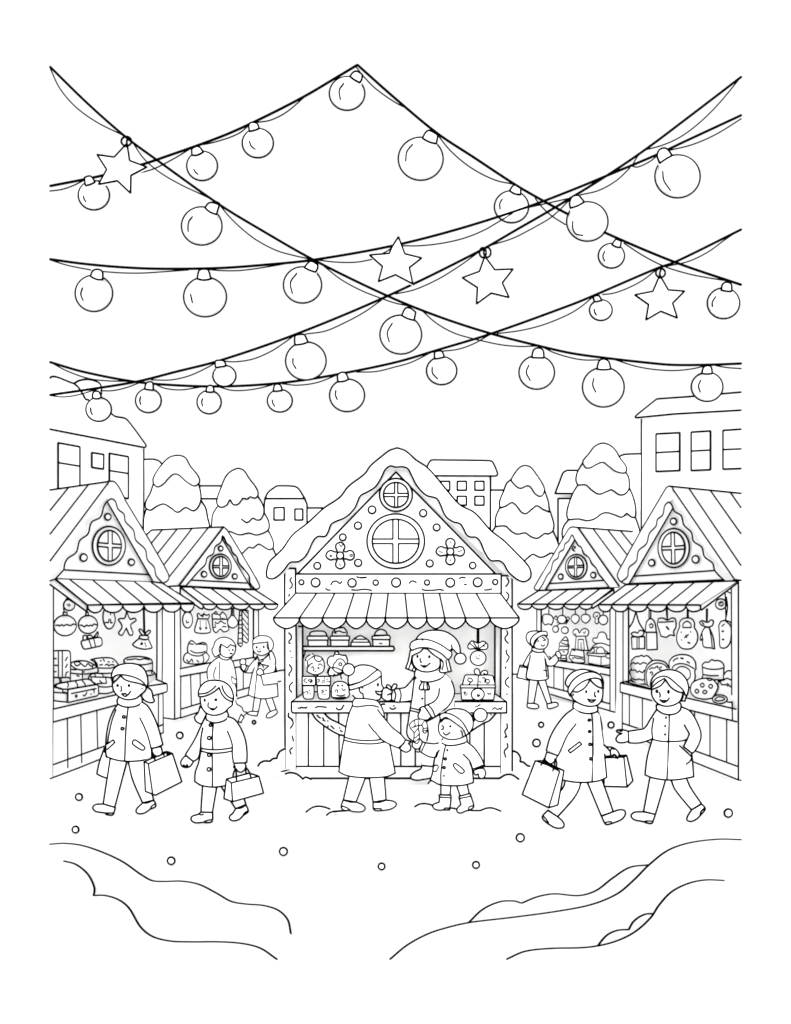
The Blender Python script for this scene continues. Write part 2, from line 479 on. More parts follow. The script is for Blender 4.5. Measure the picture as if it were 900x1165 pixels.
# ================================================================ far buildings and trees
def tree(label, Y, base, tiers, frame, group='snow covered trees behind the stalls'):
    """tiers from the lowest (rearmost) to the top; every tier a snow laden mass of the crown"""
    fr(*frame); place(flat(Y), *base)
    th = thing('snowy_tree', label, 'tree', group)
    fr(0, 0, 1)
    bx, by = base
    gy = HY + EYE * F / Y
    part('trunk', th, f"L{bx-4},{by-30} {bx+4},{by-30} {bx+6},{gy} {bx-6},{gy}", z=-.2, T=.3, b=.08, edge=False)
    fr(*frame)
    mb = MB()
    for i, t in enumerate(tiers):
        ol, ink = t if isinstance(t, tuple) else (t, ())
        shape(mb, ol, z=.45 * i, T=1.2, b=.3, ink=ink)
    mb.build('crown', cur['org'], th, (SNOW, INK))

A6 = (50, 430, 6); D4 = (150, 500, 4.5)
# --- left corner building
fr(*A6); place(plane((57, 500, 26), (163, 500, 30), (110, 700, 28), (57, 700, 26)), 110, 770)
th = thing('town_building', 'large white building at the left edge with sloping snowy roof and tall windows', 'building', 'town buildings behind the market')
part('wall', th, "L42,350/ 680,475 680,1040/ 680,1700/ 42,1700/", T=3, b=0)
part('roof', th, "L42,0 205,38! 235,65 265,110 285,145 305,150! 330,150/ 455,240! 485,262 550,275 575,295 690,450 697,465 685,475! 42,350/".replace('L','') , z=.3, T=3, b=.05)
part('chimney', th, "205,38! 240,18 300,10 370,30 388,55 392,110! 330,150/ 305,150! 285,145 265,110 235,65", z=.6, T=1, b=.05)
for s, ink in (("L97,443 244,470 244,1000 97,1000", ["97,578! 244,602!"]), ("L327,510 407,522 405,622 327,610", []), ("L447,515 575,538 575,823 447,800", ["447,632! 575,652!"])):
    part('window', th, s, z=.05, T=.1, b=0, ink=ink)
# --- low bush between building and first tree, distant roofs
fr(*D4)
place(34, 175, 760); solo('snowy_bush', 'rounded snow covered bush squeezed between the left building and a tree', 'bush', "40,103/ 60,103 110,102 140,112 155,132 160,200/ 160,560/ 40,560/", T=1, b=.2)
place(48, 240, 750)
th = thing('town_building', 'far low building seen between the two left trees', 'building', 'town buildings behind the market')
part('wall', th, "L320,303/ 480,303/ 480,900/ 320,900/", T=3, b=0)
part('roof', th, "L320,238 480,238/ 480,303 320,303/", z=.3, T=3, b=0)
tree('broad snowy tree behind the left stalls, with a rounded drooping cap', 30, (197, 700),
 ["75,350! 62,400 60,450 60,500/ 60,620/ 398,620/ 398,446 388,400 378,350 354,312/",
  "115,215! 95,275 72,320 72,350 95,362 130,340 165,330 200,350 235,372 275,348 315,365 340,345 354,300 345,230/ 230,110/",
  "230,83 270,92 300,140 340,190 345,220 320,237 280,215 240,180 215,176 190,195 160,228 130,242 112,225 112,195 150,135 190,95"], D4)
tree('tall pointed snowy tree behind the gable of the small left stall', 28, (278, 700),
 ["722,555! 737,592 760,640/ 760,700/ 480,700/ 480,560/ 560,470/",
  ("500,470/ 698,465! 722,520 722,555 700,562 650,535 620,555 600,550 565,583/ 540,560/", ()),
  "430,460/ 500,470 550,487 600,478 640,488 698,462 700,420 678,375! 620,330/ 450,380/",
  "437,345! 415,385 408,450/ 480,452/ 562,407! 590,425 620,402 640,412 660,408 675,375 672,340 645,290/ 500,260/",
  "538,150 570,158 600,200 640,255 645,285 630,300 605,293 590,306 570,300 545,330 520,333 503,308 485,335 455,347 437,330 437,305 460,240 490,180"], D4)
fr(*D4); place(40, 325, 753)
th = thing('town_building', 'small far house with two square windows left of the big gable', 'building', 'town buildings behind the market')
part('wall', th, "L682,302/ 885,302 897,335 897,900/ 690,900/ 678,400 678,340", T=3, b=0)
part('roof', th, "682,302! 700,270 740,240! 750,238 825,240 850,250 885,302!", z=.3, T=3, b=.05)
for s in ("L728,350 780,348 780,412 728,412", "L835,356 875,356 875,412 835,412"): part('window', th, s, z=.05, T=.1, b=0)
fr(300, 500, 6); place(46, 360, 745)
solo('garden_wall', 'low flat wall top between the small far house and the big snowy gable', 'wall', "L290,468 405,468/ 520,468/ 520,900/ 290,900/", T=1, b=0)
fr(440, 500, 6); place(42, 520, 750)
th = thing('town_building', 'far apartment block with rows of small windows behind the right slope of the big gable', 'building', 'town buildings behind the market')
part('wall', th, "L250,247/ 708,247/ 708,900/ 250,900/", T=3, b=0)
part('wall_corner', th, "L704,247/ 708,247 708,640/ 704,640/", z=.03, T=.05, b=0)
part('roof', th, "275,187! 300,145 320,140! 700,146 722,155 755,230 752,245 740,249! 250,247/", z=.3, T=3, b=.05)
for x, y in ((368, 286), (482, 286), (602, 286), (482, 388), (602, 388)):
    part('window', th, f"L{x},{y} {x+62},{y} {x+62},{y+60} {x},{y+60}", z=.05, T=.1, b=0)
place(50, 566, 745)
solo('garden_wall', 'low flat wall top between the apartment block and a snowy tree', 'wall', "L700,346 805,346/ 900,346/ 900,900/ 700,900/", T=1, b=0)

# ================================================================ left stalls
pen(2.1)
STALL_GROUP = 'wooden christmas market stalls'
WL = wallplane(57, 12.45, 185.3, 16.8)
C6 = (50, 540, 6); E9 = (50, 650, 9); G9 = (140, 650, 9); H9 = (230, 650, 9); K9 = (50, 730, 9); a75 = (100, 740, 7.5); b69 = (90, 840, 6.923)
fr(*C6); place(WL, 120, 860)
th = thing('market_stall', 'front left market stall with round gable window and scalloped awning, cut by the left edge', 'market stall', STALL_GROUP)
part('roof', th, "42,104! 445,46/ 470,120/ 300,300/ 100,560/ 42,590/", z=.10, T=.1, b=0, ink=["165,90! 42,243!", "303,68! 42,405!", "445,46! 42,588!"])
part('gable_wall', th, "L438,185/ 740,730 735,735 78,712/ 42,730/ 42,590/ 445,46/", z=.05, T=.1, b=0,
     ink=["135,650! 712,682!", "78,712! 735,735!"])
part('snow_trim', th, "445,46! 475,45 505,75 545,150! 700,410 840,660 852,700 845,722 820,738 790,738 735,733/ 740,722/ 432,185/", z=.16, T=.1, b=0, edge=False,
     ink=["445,46! 475,45 505,75 545,150 555,175! 700,415 840,660 852,700 845,722 820,738 790,738 735,733", "432,185! 740,722! 735,733", "78,712! 135,650! 145,600 165,570 220,530 245,450 300,405 325,325 385,290 410,215 432,183 460,165 485,180 505,235 545,270 555,320 610,380 625,445 690,510 705,580 750,630 765,690 805,735 818,748!", "78,712! 60,722 42,726"])
w = part('round_window', th, circ(443, 486, 111, 132, 36), z=.1, T=.1, b=0)
part('pane', w, circ(447, 486, 80, 105, 32), z=.14, T=.05, b=0, ink=["437,382! 437,470! 370,464!", "465,382! 465,472! 525,476!", "370,490! 437,496! 437,590!", "465,590! 465,498! 525,500!"])
for c in ((436, 288, 20, 22), (271, 566, 23, 25), (597, 598, 20, 21)):
    part('round_knob', th, circ(*c, n=16), z=.1, T=.05, b=.01)
fr(*E9)
awn = q(E9, "118,82/ 920,108/") + q(G9, "110,103/ 400,120/ 725,325! 0,337!") + q(E9, "445,345!")
part('awning', th, [(x, y, True, n) for x, y, c, n in awn], z=.55, T=.05, b=0,
     ink=["62,98! 118,78! 445,345!", "62,135! 440,415! 445,345!", "265,85! 600,343!", "500,92! 805,343!", "730,98! 1020,338!", q(G9, "115,105! 400,328!"), q(G9, "285,112! 590,325!"), q(G9, "290,105 400,120! 725,325!")])
part('awning_side', th, "L62,98/ 118,78 445,345 440,415 62,135/", z=.5, T=.05, b=0)
sc = [445, 600, 805, 1022, 1215, 1398, 1535]
for i in range(6):
    x0, x1 = sc[i], sc[i+1]; y = 343 - 1.5 * i; w_ = x1 - x0; d_ = 85 if i else 88; d_ = min(d_, 82)
    part('awning_scallop', th, f"{x0},{y}! {x0+w_*.04},{y+d_*.42} {x0+w_*.2},{y+d_*.8} {x0+w_*.5},{y+d_} {x0+w_*.8},{y+d_*.82} {x0+w_*.96},{y+d_*.42} {x1},{y-1}!", z=.52, T=.03, b=0)
part('corner_post', th, q(E9, "96,170/ 96,1400/ 62,1400/ 62,140/"), z=0, T=.1, b=0, edge=False, ink=[q(E9, "96,170! 96,2110!")])
part('back_wall', th, q(E9, "62,100/ 1200,100/ 1200,1500/ 62,1800/"), z=-1.2, T=.1, b=0, edge=False)
part('corner_post', th, q(G9, "347,380/ 402,380/") + q(a75, "632,265/ 590,250/"), z=.05, T=.1, b=0, edge=False, ink=[q(G9, "347,400! 347,900! ")+q(a75, "587,250!"), q(G9, "402,350! 402,900!")+q(a75, "632,268!")])
part('counter', th, q(K9, "100,690! 735,545!") + q(a75, "225,385/ 528,300! 585,250/ 670,280! 673,355! 640,368! 555,385! 240,465! ") + q(K9, "740,650! 100,823!"), z=.1, T=.3, b=0, edge=False,
     ink=[q(K9, "97,690! 735,545!"), q(K9, "97,823! 740,650!"), q(a75, "500,305! 670,282! 675,285 675,350 665,357! 500,400!"), q(a75, "582,248! 670,282!")])
part('front_boards', th, q(K9, "97,823! 740,650!") + q(a75, "640,365! 642,700! 520,750!") + q(b69, "165,165! 0,232!") + [(60.5, 884.5, True, False)], z=.05, T=.1, b=0, edge=False,
     ink=[q(K9, "238,785! 243,1290!"), q(K9, "375,750! 385,1240!"), q(a75, "75,518! 82,835!"), q(a75, "600,380! 600,640!"), q(a75, "640,370! 642,702! 620,712!"), q(a75, "598,650! 640,632!"),
          [(60.5, 870, True, False)] + q(a75, "155,812!"), [(57, 886, True, False)] + q(b69, "0,232! 165,165!")])

pen(1.85)
HG = 'goods hanging in the front left stall'
def hang(name, label, cat, ol, z=-.15, ink=(), group=HG, **kw):
    return solo(name, label, cat, ol, z=z, T=kw.pop('T', .05), b=kw.pop('b', .01), ink=ink, group=group, **kw)
fr(*E9); place(WL, 80, 710)
hang('hanging_bauble', 'small round bauble with a swirl tucked under the left awning edge', 'bauble', circ(257, 345, 57, 57), ink=[("235,345 255,335 270,345 258,358 245,350", 1.2), "235,275 210,315 200,360 208,420", "235,275 300,320"], z=-.2)
th = thing('hanging_bauble', 'largest bauble in the front left stall with a wavy band', 'bauble', HG)
part('globe', th, circ(215, 555, 115, 105), z=-.1, T=.15, b=.05, ink=["120,555 150,550 160,562 185,545 200,560 230,545 250,550 275,555 300,540 325,545"])
part('cap', th, "L195,448 198,418 235,418 237,448", z=-.05, T=.05, b=0)
th = thing('hanging_bauble', 'bauble with a wavy band below the awning corner of the front left stall', 'bauble', HG)
part('globe', th, circ(450, 545, 97, 92), z=-.1, T=.15, b=.05, ink=["370,552 395,553 410,570 440,550 455,562 480,550 495,560 510,540 545,550"])
part('cap', th, "L427,452 430,420 452,420 455,452", z=-.05, T=.05, b=0)
th = thing('hanging_gift', 'little wrapped gift hanging below the baubles', 'gift', HG)
part('box', th, "380,725 390,710! 565,675 588,690 592,750 575,765! 420,797 400,785", z=-.1, T=.1, b=0, ink=["460,705! 485,780!", "508,690! 527,770!"])
part('bow', th, "400,670 410,655 430,658 438,690! 450,690 440,660! 485,655 495,685! 530,650 548,618! 555,640 542,672! 460,690 405,705", z=-.06, T=.04, b=0)
hang('hanging_mitten', 'rounded mitten ornament under the awning beside the star cookie', 'ornament', "615,400! 605,440 607,500 630,565 665,590 700,572 728,500 715,430 700,400/", ink=["625,525! 660,525! 665,490!", "680,490! 682,530! 700,525!", "680,430 680,445"])
hang('gingerbread_star', 'gingerbread star hanging under the awning', 'cookie', "847,412! 825,480 785,483 762,495 795,545 797,580 765,630 775,650 798,655 820,620 842,580! 860,620 880,655 905,650 908,625 885,550 942,505 935,485 920,480 880,490", ink=[("893,540 888,560 900,590", 1.5)])
fr(*G9)
th = thing('hanging_sack', 'tied cloth sack on a string left of the corner post', 'sack', HG)
part('string', th, "L209,385 216,385 221,620 213,620", z=-.15, T=.02, b=0)
part('sack_body', th, "165,685! 120,725 98,750 140,780 210,797 260,793 295,783 280,745 255,690!", z=-.1, T=.15, b=.04, ink=["180,750 190,730 200,745 180,750", "222,735 226,745", "232,760 234,768"])
part('tied_neck', th, "165,680 175,658 250,660 262,680 240,698 190,694", z=-.05, T=.08, b=0)
part('bow', th, "225,650! 190,600 175,590 163,600 178,632 200,655! 215,655! 225,640! 245,655! 280,620 275,605 262,605 225,635", z=-.04, T=.04, b=0)

CG = 'goods on the counter of the front left stall'
fr(*K9); place(WL, 90, 800)
solo('striped_tin', 'tall upright tin with two stripes at the left end of the counter', 'tin', "97,93! 250,93 268,112 268,400! 97,370!", group=CG, z=-.3, T=.3, b=0, ink=["147,95! 147,360!", "187,95! 187,360!", "100,173 127,175", "100,243 140,243", "100,308 125,308", ("240,158 218,195", 2), ("240,230 220,265", 2), "248,308 228,320 220,352"])
solo('pastry_tray', 'tray of round pastries, left of the frosted cake', 'pastry tray', "268,235! 290,210 370,195 450,205 520,240! 548,265! 550,375! 400,395 268,405!", group=CG, z=-.32, T=.3, b=0,
     ink=["270,232 300,262 350,285 420,288 490,278 545,262", "310,215 320,240 350,245 375,225 420,255 450,225 480,250 510,240", "315,210 345,205 372,212", "268,322! 400,332 545,318", "390,290! 395,385!", "270,285 330,288", "335,345 360,355", "400,310 415,310", "490,250 500,272"])
solo('frosted_cake', 'wide frosted cake with sprinkles on two layers, at the back of the front left counter', 'cake', "480,185! 530,172 600,165 680,167 720,185 765,240! 700,330! 700,460! 550,460! 545,262! 515,205", group=CG, z=-.34, T=.3, b=0,
     ink=["515,190 545,230 548,268", "560,270 640,272 700,268 755,240", "548,262! 548,320!", "560,325 640,325 695,322", "550,280 560,305", ("575,195 585,198", 2), ("605,180 620,200", 2), ("655,205 670,210", 2), ("700,205 710,208", 2), "570,240 600,235", "625,240 655,232 660,248 690,235 720,240"])
solo('loaf', 'short loaf standing behind the stollen log', 'bread', "100,365! 155,370! 170,370 250,367 265,380 267,405 240,410 140,430 105,445 97,440", group=CG, z=-.22, T=.3, b=0, ink=["155,370! 165,425!", "172,378 178,420"])
solo('bread_bun', 'bun with a domed top on a small tray in front of the frosted cake', 'bread', "455,380! 465,350 500,328 595,330 605,360! 700,372! 705,455! 705,515! 640,532 560,532! 555,450! 480,400", group=CG, z=-.2, T=.3, b=0, ink=["475,360! 610,365!", "520,330 525,355 545,365", "560,460! 640,465 700,455", "630,372! 640,425! 545,430!", ("570,398 595,425", 2), "480,372 490,400"])
solo('stollen', 'long loaf with slashes lying on the front left box', 'bread', "120,458! 135,435 240,412 320,400 445,383 480,398 525,440! 350,470 240,487 150,480", group=CG, z=-.12, T=.3, b=0, ink=["235,415 250,440 240,465", "320,408 340,435 342,465", "390,400 415,425 422,452"])
th = part('cookie_box', None, "L245,490 535,440 555,448 558,535 545,555 255,622 243,618", z=-.08, T=.5, b=0, ink=["280,532 400,508 535,480", "320,555 330,545 340,560 325,570 320,555", ("400,548 415,555 440,518", 2), "478,535 484,540", "500,490! 512,492! 512,525!"])
tag(th, 'long flat cookie box under the slashed loaf on the front left counter', 'box', CG)
solo('cookie_carton', 'plain carton at the left end of the counter below the tin', 'box', "97,458! 190,485! 190,520! 245,528! 245,622! 97,605!", group=CG, z=-.12, T=.3, b=0, ink=["100,518! 245,530!", "100,465 190,487"])
fr(*a75)
solo('round_cake', 'flat round cake on a stack of tins behind the woman in the beanie', 'cake', "310,105! 308,80 340,60 410,52 490,58 540,78 550,100 550,175! 570,195 580,240 560,280 510,290/ 480,290/ 400,180/ 330,130/", group=CG, z=-.3, T=.3, b=0,
     ink=["310,92 325,112 400,118 480,122 545,108", "330,80 360,78 410,72 440,80 480,70 520,80", "500,175 550,170", "510,215 545,210 565,200", "540,178 545,195"])

pen(2.05)
# ---- back left stall
WLB = wallplane(200, 19.2, 283, 23.0)
fr(*D4); place(WLB, 240, 810)
th = thing('market_stall', 'small market stall behind the front left one, with its striped roof and round window', 'market stall', STALL_GROUP)
part('roof', th, "L75,487 100,463 470,447 240,750 190,752/ 150,650/", z=.1, T=.1, b=0, ink=["155,463! 100,530!", "230,460! 130,585!", "308,455! 165,640!", "392,450! 185,710!"])
part('gable_wall', th, "L470,500/ 630,768 240,750", z=.05, T=.1, b=0, ink=["305,720! 590,735!", "462,510! 612,765!"])
part('snow_trim', th, "470,447! 488,465 600,650 652,745 650,762 632,768! 605,735 600,700 575,665 548,632 537,600 515,577 505,550 485,530 470,498 462,495 455,525 425,550 415,585 385,605 375,640 345,670 275,750! 240,750!", z=.16, T=.1, b=0)
w = part('round_window', th, circ(453, 650, 55, 63, 30), z=.1, T=.1, b=0)
part('pane', w, circ(455, 650, 41, 51, 28), z=.14, T=.05, b=0, ink=["449,600! 449,645! 415,645!", "463,600! 463,647! 495,647!", "415,656! 449,656! 449,700!", "463,700! 463,658! 495,658!"])
for c in ((455, 558, 11, 12), (370, 690, 13, 14), (527, 701, 12, 13)):
    part('round_knob', th, circ(*c, n=14), z=.1, T=.05, b=.01)
fr(*H9)
part('awning', th, q(G9, "585,160! 700,160!") + parse("L240,183 535,188 770,335 5,337") , z=.5, T=.05, b=0,
     ink=[q(G9, "700,162! 950,338!"), "90,175! 310,338!", "255,182! 483,338!", "410,185! 638,338!"])
part('awning_side', th, q(G9, "585,165! 815,335! 815,385! 790,380! 585,235!"), z=.45, T=.05, b=0)
sc = [5, 143, 310, 480, 638, 775]
for i in range(5):
    x0, x1 = sc[i], sc[i+1]; w_ = x1 - x0; y = 337; d_ = 56
    part('awning_scallop', th, f"{x0},{y}! {x0+w_*.04},{y+d_*.4} {x0+w_*.2},{y+d_*.8} {x0+w_*.5},{y+d_} {x0+w_*.8},{y+d_*.85} {x0+w_*.97},{y+d_*.4} {x1},{y}!", z=.47, T=.03, b=0)
part('back_wall', th, q(G9, "540,200/") + q(H9, "575,200/ 860,900/ 860,1000/") + q(G9, "540,1400/"), z=-1.2, T=.1, b=0, edge=False)
part('corner_post', th, q(G9, "525,395! 583,370!") + q(a75, "790,565! 740,588!"), z=0.05, T=.15, b=0, edge=False, ink=[q(G9, "525,400! 525,900!") + q(a75, "740,588!"), q(G9, "583,375! 590,900!") + q(a75, "790,570!"), q(a75, "645,575! 740,588! 790,572!")])
part('corner_post', th, "L525,392 575,392 575,900 525,900", z=.05, T=.1, b=0)
fr(200, 710, 6.923)
part('counter', th, "L38,350 300,300 640,262/ 860,362/ 860,400/ 600,385/ 250,375/ 38,412", z=.1, T=.4, b=0, edge=False, ink=["38,350! 285,302!", "38,412! 250,375!", "450,290! 620,262!", "785,372! 860,360!", "455,345! 510,335!", "800,455! 828,450!"])
part('front_boards', th, "L38,412/ 600,330/ 600,560/ 480,590 180,690 38,740/", z=.05, T=.1, b=0, edge=False, ink=["115,405! 122,645!", "190,390! 192,500!", "40,670! 190,625!", "530,365! 530,512!", "485,525! 575,500!", "460,595! 575,560!", "38,740! 175,695!"])
pen(1.65)
HB = 'goods in the small back left stall'
place(WLB, 240, 720)
fr(*G9)
hang('hanging_ornament', 'oval ornament under the last scallop of the front left awning', 'ornament', circ(660, 497, 50, 83), ink=["632,400! 628,430!", "688,400! 692,432!", "645,500! 652,528! 672,520!", "640,425 660,412 678,425"], group=HB)
th = thing('doll_dress', 'little doll dress with bow hanging in the back left stall', 'doll dress', HB)
part('skirt', th, "765,485! 745,550 733,605 740,625 820,636 888,625 893,600 880,540 865,488!", z=-.1, T=.08, b=.02, ink=[("790,505 790,580", 1.2), ("850,505 850,570", 1.2), ("780,575 792,600 800,578", 2), ("840,575 852,590 860,575", 2)])
part('bow', th, "768,485! 760,440 772,430 800,455 820,440 860,450 880,440 882,465 868,488!", z=-.06, T=.05, b=0, ink=["800,450 815,465 830,425", "835,440 850,445"])
fr(*H9)
th = thing('doll_dress', 'frilly doll outfit with two points, right of the little dress', 'doll dress', HB)
part('skirt', th, "105,488! 108,560 120,612 145,627 185,590 220,620 272,598 262,560 255,490!", z=-.1, T=.08, b=.02, ink=["110,487 160,490 200,480 250,490", "130,520 160,535 190,510 220,530 240,535", "120,575 140,570", "205,567 245,567", "130,540 135,560"])
part('bow', th, "105,488! 102,440 125,430 140,410 160,440 185,445 205,415 225,430 245,455 250,490!", z=-.06, T=.05, b=0, ink=["180,450 190,480", "130,435 150,440"])
hang('hanging_bottle', 'small round bottle with a thin neck in the back left stall', 'bottle', "300,380! 296,450 262,500 268,555 312,580 355,555 362,510 328,455 322,380!", ink=["300,450 325,455", "311,385 312,445"], group=HB)
hang('candy_stick', 'thin candy stick with cross bands in the back left stall', 'candy stick', "L383,402 402,402 410,755 395,772 365,745", ink=["378,450! 402,450!", "372,500! 405,502!", "370,545! 405,548!", "370,580! 408,582!", "368,630! 408,632!", "368,690! 408,690!", "366,735! 408,735!"], group=HB)
hang('candy_stick', 'wide candy stick with slanting stripes in the back left stall', 'candy stick', "L405,400 470,400 472,715 455,735 415,712", ink=["412,410! 468,480!", "415,480! 470,550!", "415,535! 470,605!", "415,590! 470,655!", "415,640! 470,705!", "440,400! 468,430!"], group=HB, z=-.17)
fr(200, 710, 6.923)
place(WLB, 222, 755)
solo('sleeping_toy', 'toy with a frog shaped head and closed eyes resting on the back left counter', 'toy', "95,225! 92,190 105,145 125,130 145,145 160,158 215,145 240,158 245,200 240,225! 262,255 255,280 235,305! 150,315 90,308 65,295 62,260 75,235", group=HB, z=.02, T=.3, b=.03,
     ink=[("110,155 138,160", 2), ("160,160 200,158 232,162", 2), "95,225 130,245 190,250 240,222", "115,208 150,225 200,225 232,215", "85,280 105,300 125,275 135,300", "165,285 180,298", "212,245 220,275 215,300"])

# small child sized back couple (left)
def person(label, core, head, Y, base, group='visitors at the christmas market', eyes=(), face=(), extra=(), limbs=(), legs=()):
    """body: one mesh with head, neck, hands and the trunk hidden under the clothes"""
    place(flat(Y), *base)
    mb = MB()
    shape(mb, core, z=-.04, T=.08, b=.01, edge=False)
    for ol, kw in extra:
        k = dict(z=.10, T=.08, b=.012); k.update(kw); shape(mb, ol, **k)
    if head is not None:
        shape(mb, head, z=.10, T=.18, b=.05, ink=face)
        for e in eyes: blot(mb, e[0], e[1], e[2] * 1.35, e[3] * 1.2, .15)
    for l, zz, r in [(l, .07, .03) for l in limbs] + [(l, -.05, .045) for l in legs]:
        sm = smooth(P(l), False)
        mb.tube([ray(p[0], p[1], Y - zz) for p in sm], r, 0, 8)
    o = mb.build('person', cur['org'])
    return tag(o, label, 'person', group)
VG = 'visitors at the christmas market'
fr(200, 710, 6.923)
f2 = (195, 760, 7.5)
pw = person('person with parted hair and long coat leaning at the back left counter', "L350,260/ 430,260/ 440,600/ 320,600/", "355,200! 350,230 375,255 410,262 445,250 468,215 470,175! 430,150 360,150", 17.0, (257, 832),
   legs=['370,500 380,640','420,500 420,640'], eyes=[(448, 203, 6, 8), (435, 232, 10, 6)], face=["415,200 425,212"])
part('hair', pw, "285,200! 300,175 310,140 345,112 390,105 440,125 468,160 473,178! 430,160! 405,188! 355,155! 340,200 350,235! 310,260! 290,225", z=.17, T=.2, b=.02)
part('scarf', pw, "335,245! 355,270 400,283 432,270! 445,262/ 360,230/", z=.075, T=.13, b=0)
part('coat', pw, "335,262! 290,295 255,340 247,390 260,450 290,470/ 420,700/ 480,620/ 475,570! 480,460 465,350 450,300 430,268!", z=.02, T=.15, b=.02, ink=["347,300! 342,450!", "318,335 302,380 300,420 318,445", ("438,410 475,440 482,460 450,470 440,415 460,430", 1.5), "465,470! 475,500! 482,570!"])
solo('handbag', 'small tag on a thin strap behind the shoulder of the smiling woman', 'bag', "515,710! 538,735! 510,775! 492,765!", z=.2, T=.05, b=0, ink=["470,600 480,630 520,655 535,690 560,695 530,730", "490,770 520,778"], group=None)
pw = person('girl with side ponytail and long coat right of the back left stall', "L650,230/ 730,230/ 760,620/ 640,620/", "608,160! 608,195 630,232 680,245 730,225 750,190 750,150/ 620,140/", 17.6, (297, 815),
   limbs=['640,290 590,360 545,350','720,290 720,360 665,380'], legs=['650,560 625,690','720,560 765,685'], eyes=[(637, 183, 7, 9), (692, 180, 7, 9)], face=["643,208 655,222 672,212", "658,195 664,200"], extra=[("635,375 665,350 690,375 685,405 650,400", {'z': .17}), ("520,335 545,320 570,335 555,370 530,365", {'z': .13})])
part('hair', pw, "608,160! 610,125 645,98 690,92 740,105 768,150 762,195 742,215! 720,180 728,140! 640,150! 625,152!", z=.16, T=.2, b=.02, ink=["725,145! 735,195!"])
part('ponytail', pw, "735,220! 750,300 785,322! 785,280 765,225 752,212!", z=.08, T=.1, b=.01)
part('coat', pw, "640,250! 625,300 600,400 570,558! 620,578 700,588 805,570! 800,470 785,330 735,235! 690,280! 655,285!", z=.02, T=.18, b=.02, ink=["655,290! 638,400! 620,578!", "645,290 700,270 730,245", "690,300 740,290"])
part('sleeve', pw, "638,255! 600,305 555,350 530,330! 505,335 530,375 570,385 605,382!", z=.08, T=.08, b=.01)
part('sleeve', pw, "650,310! 690,290/ 750,285/ 785,330! 782,370! 740,395 680,405! 690,365! 735,330!", z=.1, T=.08, b=.01, ink=["660,330 650,300 680,320 690,345"])
part('boot_leg', pw, "L620,580 605,685 650,692 670,590/", z=-.01, T=.1, b=0)
part('boot_leg', pw, "L705,588 745,690 790,672 762,588/", z=-.01, T=.1, b=0)
part('shoe', pw, "605,687! 570,695 565,708 600,718 640,724! 650,690!", z=.03, T=.12, b=0)
part('shoe', pw, "745,690! 720,710 715,735 740,738 790,710 800,690 790,672!", z=.03, T=.12, b=0)
place(17.4, 310, 778)
solo('shoulder_bag', 'soft bag held by the girl with the side ponytail', 'bag', "L670,400 800,375/ 800,468 690,482", z=.12, T=.1, b=0)
place(17.2, 277, 755)
solo('muffin', 'round cup with pompoms handed over at the back left counter', 'sweet', "505,300 515,278 540,275 552,295 548,315 555,335 535,370 518,345 512,320", z=.14, T=.1, b=0, ink=["512,315 535,322 550,312"])

pen(2.3)
# ================================================================ main stall
M1 = (300, 500, 6); M3 = (300, 640, 7.5); M4 = (410, 640, 7.5); M5 = (510, 640, 7.5); N6 = (320, 710, 8.182); N8 = (500, 730, 8.182); Q9 = (320, 800, 8.96); W6 = (460, 790, 6.43); R3 = (380, 830, 8.182); N2 = (380, 740, 8.182); N7 = (420, 710, 8.182)
fr(*M1); place(12.8, 452, 885)
th = thing('market_stall', 'big central market stall with snow laden gable, two round windows and striped awning', 'market stall', STALL_GROUP)
part('snowy_roof', th, "900,62 860,75 800,120 730,180 690,235 580,320 520,395 410,470 300,570 200,650 130,745 85,790 40,835 20,900 24,940 56,952 96,932 140,890 180,840 240,832 290,790 340,690 370,662 420,660 440,630 465,575 560,530 620,470 660,385 700,362 760,325 800,265 830,205 865,180 900,188 950,186 985,200 1010,245 1050,320 1110,380 1180,402 1205,440 1240,520 1290,560 1340,575 1365,610 1385,650 1410,665 1450,668 1480,700 1510,770 1550,825 1610,828 1640,850 1665,895 1696,928 1740,960 1780,970 1820,944 1820,888 1788,840 1740,790 1640,690 1550,620 1440,500 1340,445 1250,345 1180,260 1115,190 1040,140 970,80 910,58", z=.35, T=.3, b=.04, mats=(SNOW, INK))
part('roof_slab', th, "L903,120/ 1700,900/ 1660,930/ 903,222/ 240,900/ 120,900/", z=.0, T=1.1, b=0, edge=False)
fr(0, 0, 1)
g_ = part('gable_wall', th, "L450.5,537 563.8,653 338.5,653", z=.05, T=.15, b=0)
for c in ((423.3,580,4.2),(407.3,598,4),(390,611.2,3.7),(407.5,640.3,4),(361,643.7,3.8),(481.5,583.8,4),(496.8,600,3.8),(489,641,3.9),(537.8,643.3,3.6)):
    part('round_knob', th, circ(c[0], c[1], c[2], n=16), z=.09, T=.06, b=.01)
w = part('round_window', th, circ(450.5, 563, 18.6, n=36), z=.1, T=.1, b=0)
part('pane', w, circ(450.5, 563, 14.2, n=30), z=.15, T=.05, b=0, ink=["449,549.3! 449,561.3! 436.6,561.3!", "452.6,549.3! 452.6,561.3! 464.5,561.3!", "436.6,565! 449,565! 449,576.8!", "452.6,576.8! 452.6,565! 464.5,565!"])
w = part('round_window', th, circ(450.3, 615.7, 32.7, 31, n=44), z=.1, T=.1, b=0)
part('pane', w, circ(450.2, 615.7, 26.6, 25, n=40), z=.15, T=.05, b=0, ink=["447,591! 447,613.2! 423.8,613.2!", "453.3,591! 453.3,613.2! 476.6,613.2!", "423.8,618.5! 447,618.5! 447,640.5!", "453.3,640.5! 453.3,618.5! 476.6,618.5!"])
fr(*M1)
